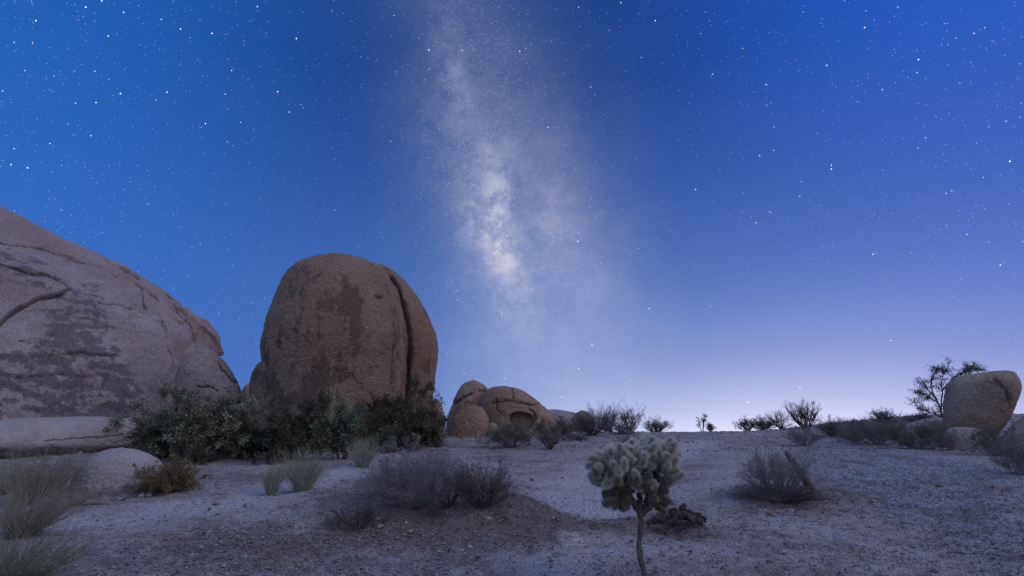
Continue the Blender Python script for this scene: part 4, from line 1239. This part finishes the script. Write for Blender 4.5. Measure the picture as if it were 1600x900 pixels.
    rest_j = []; rest_s = {'spine_pale': [], 'spine_old_shaded': []}
    for i in order:
        tip = pts[i]
        pp = project(tip[None])[0]
        edge = polydist(pp[None], outline + [outline[0]])[0]
        cand = np.array(placed)
        dd = np.linalg.norm(cand - tip, axis=1)
        j = dd.argmin()
        par = cand[j]
        v = tip - par
        ln = np.linalg.norm(v)
        v = v / max(ln, 1e-6) * 0.75 + np.array([0, 0, 0.14]) + rg.normal(0, 0.30, 3)
        if edge < 12:                        # the outermost joints stick out
            o_ = np.array([pp[0] - 994, 0, -(pp[1] - 752)]); o_ /= np.linalg.norm(o_) + 1e-6
            v = v + 0.75 * o_
        if tip[2] < bot + 0.18 and (tip[0] < wp(985, 780)[0]):
            v[2] -= 0.65                      # the lowest joints on the left hang down
        v /= np.linalg.norm(v)
        k = min(3, max(0, int(round((ln - 0.08) / 0.04))))
        L, jo, sp_ = protos[k]
        # outward and high joints are young and pale; low inner ones old, with painted shade
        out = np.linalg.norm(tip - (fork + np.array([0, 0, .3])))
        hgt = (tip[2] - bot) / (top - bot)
        kind = 'spine_pale' if (hgt + 0.45 * out + rg.normal(0, 0.12)) > 0.60 else 'spine_old_shaded'
        start = tip - v * L * 0.72
        quat = Vector(v).to_track_quat('Z', 'Y')
        sc_ = rg.uniform(0.64, 0.95) * (1.12 if edge < 12 else 1.0)
        placed.append(tip)
        if i not in near97:                  # past a hundred joints the hidden ones become one part
            M_ = np.array(quat.to_matrix()) * sc_
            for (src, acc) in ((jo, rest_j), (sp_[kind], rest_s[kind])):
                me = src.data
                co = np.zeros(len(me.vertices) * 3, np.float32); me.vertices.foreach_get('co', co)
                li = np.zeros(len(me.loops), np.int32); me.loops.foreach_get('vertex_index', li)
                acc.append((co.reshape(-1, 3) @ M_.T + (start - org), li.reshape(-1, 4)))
            continue
        o = jo if (k not in used) else jo.copy()
        if k in used:
            C.objects.link(o)
        skey = (k, kind)
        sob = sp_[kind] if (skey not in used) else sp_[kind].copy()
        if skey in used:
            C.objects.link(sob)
        used.add(k); used.add(skey)
        o.parent = root
        o.rotation_mode = 'QUATERNION'
        o.rotation_quaternion = quat
        o.location = tuple(start - org)
        o.scale = (sc_,) * 3
        sob.parent = o
        sob.location = (0, 0, 0)
    V, F = merge(rest_j)
    rj = mesh_np('inner_joints', V, F, MAT['cholla_skin'], parent=root); rj['kind'] = 'stuff'
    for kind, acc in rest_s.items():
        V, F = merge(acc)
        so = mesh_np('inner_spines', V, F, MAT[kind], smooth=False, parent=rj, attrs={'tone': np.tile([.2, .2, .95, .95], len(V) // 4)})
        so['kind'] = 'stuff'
    for k, (L, jo, sp_) in enumerate(protos):       # drop templates that found no place
        for kind, sob in sp_.items():
            if (k, kind) not in used:
                bpy.data.objects.remove(sob)
        if k not in used:
            bpy.data.objects.remove(jo)
cholla()

# ------------------------------------------------------------------ rotten log behind the cactus, stones, gravel, litter
def dead_log():
    rg = np.random.RandomState(90)
    p = G0(1050, 818)
    root = thing('fallen_log', 'dark rotten log with splintered ends on the sand behind the cactus stem', 'log', tuple(p))
    s = p[1] / 921.0
    for (pts, r, nm) in [([(-30, 6, .03), (-10, 0, .11), (6, 0, .15), (22, -6, .10), (44, -10, .02)], 0.060, 'trunk'),
                         ([(2, 4, .10), (12, 0, .20), (24, 2, .17), (36, 4, .13), (46, 4, .05)], 0.036, 'broken_branch'),
                         ([(-8, -12, .02), (6, -10, .10), (18, -14, .12), (30, -18, .02)], 0.042, 'broken_branch'),
                         ([(12, 6, .08), (18, 10, .22), (26, 12, .25)], 0.026, 'broken_branch'),
                         ([(-38, -12, .02), (-24, -8, .07), (-8, -4, .05), (2, -12, .02)], 0.036, 'broken_branch'),
                         ([(-4, 4, .10), (-14, 8, .19), (-20, 10, .21)], 0.024, 'broken_branch'),
                         ([(20, 0, .12), (34, -4, .15), (52, -2, .04)], 0.026, 'broken_branch')]:
        P = crom(np.array([[a * s, b * s, c] for a, b, c in pts]), 30)
        R = r * (0.75 + 0.35 * np.sin(np.linspace(0, 3.1, 30))) * (1 + 0.12 * rg.normal(size=30))
        V, F = tubes(P[None], R[None], 14)
        V = V + 0.03 * np.stack([fbm(V * 14, 3), fbm(V * 14 + 9, 3), fbm(V * 14 + 20, 3)], 1)
        mesh_np(nm, V, [F], MAT['wood'], parent=root)
dead_log()
twiggy('dead_brush', 'tangle of thin dead twigs around the rotten log', 'brush', 1046, 832, 92, 26, 141, 'dark_twig', n0=40, cone=1.35, levels=((5, 0.5, 0.6), (4, 0.5, 0.6)), r0=0.005)
twiggy('dead_brush', 'few short dry stalks sticking up at the foot of the cactus stem', 'brush', 1000, 897, 46, 10, 142, 'dark_twig', n0=9, cone=0.9, levels=((3, 0.5, 0.5), (3, 0.5, 0.6)), r0=0.004)
def cane():
    p = G0(1252, 764)
    s = p[1] / 921.0
    P = crom(np.array([[14 * s, 0, 0.0], [6 * s, -.02, 16 * s], [-4 * s, .0, 34 * s], [-16 * s, .03, 56 * s]]), 24)
    rg = np.random.RandomState(5)
    R = np.linspace(0.085, 0.05, 24) * (1 + 0.10 * np.sin(np.arange(24) * 2.2)); R[-1] = 0.012; R[-2] = .035
    V, F = tubes(P[None], R[None], 12)
    V = V + 0.012 * np.stack([fbm(V * 30, 2), fbm(V * 30 + 9, 2), fbm(V * 30 + 20, 2)], 1)
    o = mesh_np('cactus_stalk', V + p, [F], MAT['cholla_bark'], loc=tuple(p))
    tag(o, 'dry brown cactus stalk leaning out of the dry grey bush', 'stalk')
cane()

def stone(name, label, px, py, wpx, seed, mat='stones', flat=0.55, group=None, cat='stone'):
    p, w, h, D = place(px, py, wpx, 1)
    nv, nu = 22, 32
    th = np.arange(nu) * 2 * math.pi / nu; ph = np.linspace(0.02, math.pi - 0.02, nv)
    X = np.sin(ph)[:, None] * np.cos(th); Y = np.sin(ph)[:, None] * np.sin(th); Z = np.repeat(np.cos(ph)[:, None], nu, 1)
    U = np.stack([X, Y, Z], -1).reshape(-1, 3)
    d = 1 + 0.35 * fbm(U * 1.2 + seed * 3.1, 2) + 0.10 * fbm(U * 4 + seed, 2)
    # facets, as of broken granite
    rg = np.random.RandomState(seed)
    for k in range(7):
        n = rg.normal(size=3); n /= np.linalg.norm(n)
        lim = rg.uniform(0.6, 0.9)
        q = (U * d[:, None]) @ n
        d = np.where(q > lim, d * lim / np.maximum(q, 1e-6), d)
    V = U * d[:, None] * np.array([w / 2, w / 2 * rg.uniform(.7, 1), w / 2 * flat])
    V[:, 2] += w * flat * 0.22
    o = mesh_np(name, V + p, [grid_faces(nv, nu)], MAT[mat], loc=tuple(p), attrs=zero_attr(V))
    return tag(o, label, cat, group)
stone('stone', 'dark fist-sized stone alone on the gravel slope at the right', 1469, 762, 13, 201, 'egg', .7)
stone('stone', 'pale angular stone on the front face of the mound, below the dark spiky bush', 762, 812, 15, 202)
stone('stone', 'whitish stone at the left foot of the mound by the sprawling dead twigs', 592, 824, 17, 203)
stone('stone', 'flat grey stone on the bare sand in front of the mound', 640, 832, 12, 204)
stone('stone', 'pale stone in the rubble below the dry grey bush on its little mound', 1236, 800, 13, 205)
stone('stone', 'dark stone in the sand left of the rubble below the dry grey bush', 1204, 806, 12, 206, 'egg')
stone('stone', 'largest pale stone in the bottom right foreground', 1500, 864, 18, 207)
stone('stone', 'small dark stone in the foreground right of the cactus stem', 1204, 880, 11, 208, 'egg')
stone('stone', 'small pale stone on the track between the two pale rabbitbrush plants and the mound', 508, 776, 9, 209)
stone('stone', 'grey stone lying against the foot of the rotten log', 1022, 826, 15, 210)

def scatter_ground(n, rg, xr, yr, mask):
    out = []
    tot = 0
    while tot < n:
        m = n * 4
        y = yr[0] * (yr[1] / yr[0]) ** rg.uniform(size=m)
        x = (rg.uniform(xr[0], xr[1], m)) * y
        P = np.stack([x, y], 1)
        k = rg.uniform(size=m) < mask(P)
        out.append(P[k]); tot += k.sum()
    return np.concatenate(out)[:n]
def mat_gravel():
    m, N = new_mat('gravel_stones')
    t = attr(N, 'tone')
    col = N.ramp(t, [(0.0, (0.10, 0.085, 0.075, 1)), (0.5, (0.24, 0.21, 0.20, 1)), (1.0, (0.40, 0.375, 0.36, 1))])
    finish(N, col, 0.9, None, 0.15)
    MAT['gravel'] = m
    m, N = new_mat('litter_bits')
    t = attr(N, 'tone')
    col = N.ramp(t, [(0.0, (0.045, 0.036, 0.03, 1)), (0.7, (0.15, 0.12, 0.10, 1)), (1.0, (0.34, 0.30, 0.24, 1))])
    finish(N, col, 0.9, None, 0.1)
    MAT['litter'] = m
mat_gravel()
def gravel():
    rg = np.random.RandomState(55)
    def mk(P):
        g = gravel_mask(P); l = litter_mask(P)
        c = sst(-0.1, 0.5, fbm(np.stack([P[:, 0] * .7, P[:, 1] * .7, P[:, 0] * 0 + 3], 1), 3))
        return np.clip((0.10 + 0.75 * g + 0.42 * l + 0.18 * c) * (1 - 0.7 * path_mask(P)), 0, 1)
    P = scatter_ground(42000, rg, (-1.0, 1.0), (4.5, 24), mk)
    n = len(P)
    P = np.concatenate([P, scatter_ground(5500, rg, (-.75, .95), (22, 37), lambda Q: np.full(len(Q), .8))]); n = len(P)
    z = H(P[:, 0], P[:, 1])
    s = np.exp(rg.normal(math.log(0.0085), 0.5, n)) * (0.75 + 0.03 * P[:, 1])
    s = np.where(P[:, 1] > 22, s * 1.9, s)
    fp, fs = [], []
    for (fx, fy, rx, ry) in FEET:
        k = int(40 + 60 * min(rx, 4))
        a_ = rg.uniform(math.pi, 2 * math.pi, k); q_ = rg.uniform(0.9, 1.45, k)
        fp.append(np.stack([fx + rx * q_ * np.cos(a_), fy + ry * q_ * np.sin(a_)], 1))
        fs.append(np.exp(rg.normal(math.log(0.05), 0.6, k)))
    P = np.concatenate([P] + fp); s = np.concatenate([s] + fs); n = len(P); z = H(P[:, 0], P[:, 1])
    s = np.clip(s, 0.004, 0.18)
    base = np.array([[1, 0, 0], [0, 1, 0], [-1, 0, 0], [0, -1, 0], [0, 0, .8], [0, 0, -.8]], float)
    V = base[None] * s[:, None, None] * (1 + 0.35 * rg.normal(size=(n, 6, 3)).clip(-1.5, 1.5) * 0.6)
    an = rg.uniform(0, 2 * math.pi, n); c, q = np.cos(an), np.sin(an)
    X = V[..., 0] * c[:, None] - V[..., 1] * q[:, None]; Y = V[..., 0] * q[:, None] + V[..., 1] * c[:, None]
    V = np.stack([X + P[:, 0:1], Y + P[:, 1:2], V[..., 2] + (z + 0.012)[:, None]], -1).reshape(-1, 3)
    f = np.array([[0, 1, 4], [1, 2, 4], [2, 3, 4], [3, 0, 4], [1, 0, 5], [2, 1, 5], [3, 2, 5], [0, 3, 5]])
    F = (np.arange(n)[:, None, None] * 6 + f[None]).reshape(-1, 3)
    o = mesh_np('gravel', V, [F], MAT['gravel'], smooth=False, attrs={'tone': np.repeat(np.clip(rg.normal(.5, .28, n), 0, 1), 6)})
    o['kind'] = 'stuff'; o['label'] = 'loose grey gravel strewn over the desert sand'; o['category'] = 'gravel'
    # dry twigs and stalk bits
    def ml(P):
        l = litter_mask(P); g = gravel_mask(P)
        c = sst(0.0, 0.5, fbm(np.stack([P[:, 0] * .6, P[:, 1] * .6, P[:, 0] * 0 + 23], 1), 3))
        return np.clip(0.04 + 0.75 * l + 0.22 * c + 0.12 * g, 0, 1)
    P = scatter_ground(9000, rg, (-1.0, 1.0), (4.5, 20), ml)
    n = len(P)
    z = H(P[:, 0], P[:, 1]) + 0.012
    L = rg.uniform(0.02, 0.11, n); an = rg.uniform(0, 2 * math.pi, n)
    d = np.stack([np.cos(an) * L, np.sin(an) * L, rg.uniform(-.1, .25, n) * L], 1)
    a = np.stack([P[:, 0], P[:, 1], z], 1)
    T = np.stack([a, a + d * .5 + rg.normal(0, .006, (n, 3)), a + d], 1)
    r = rg.uniform(0.0018, 0.0055, n)
    V, F = tubes(T, np.stack([r, r, r * .5], 1), 3)
    o = mesh_np('litter', V, [F], MAT['litter'], smooth=False, attrs={'tone': np.repeat(np.clip(rg.normal(.45, .3, n), 0, 1), 9)})
    o['kind'] = 'stuff'; o['label'] = 'bits of dead twigs littering the sand'; o['category'] = 'litter'
gravel()
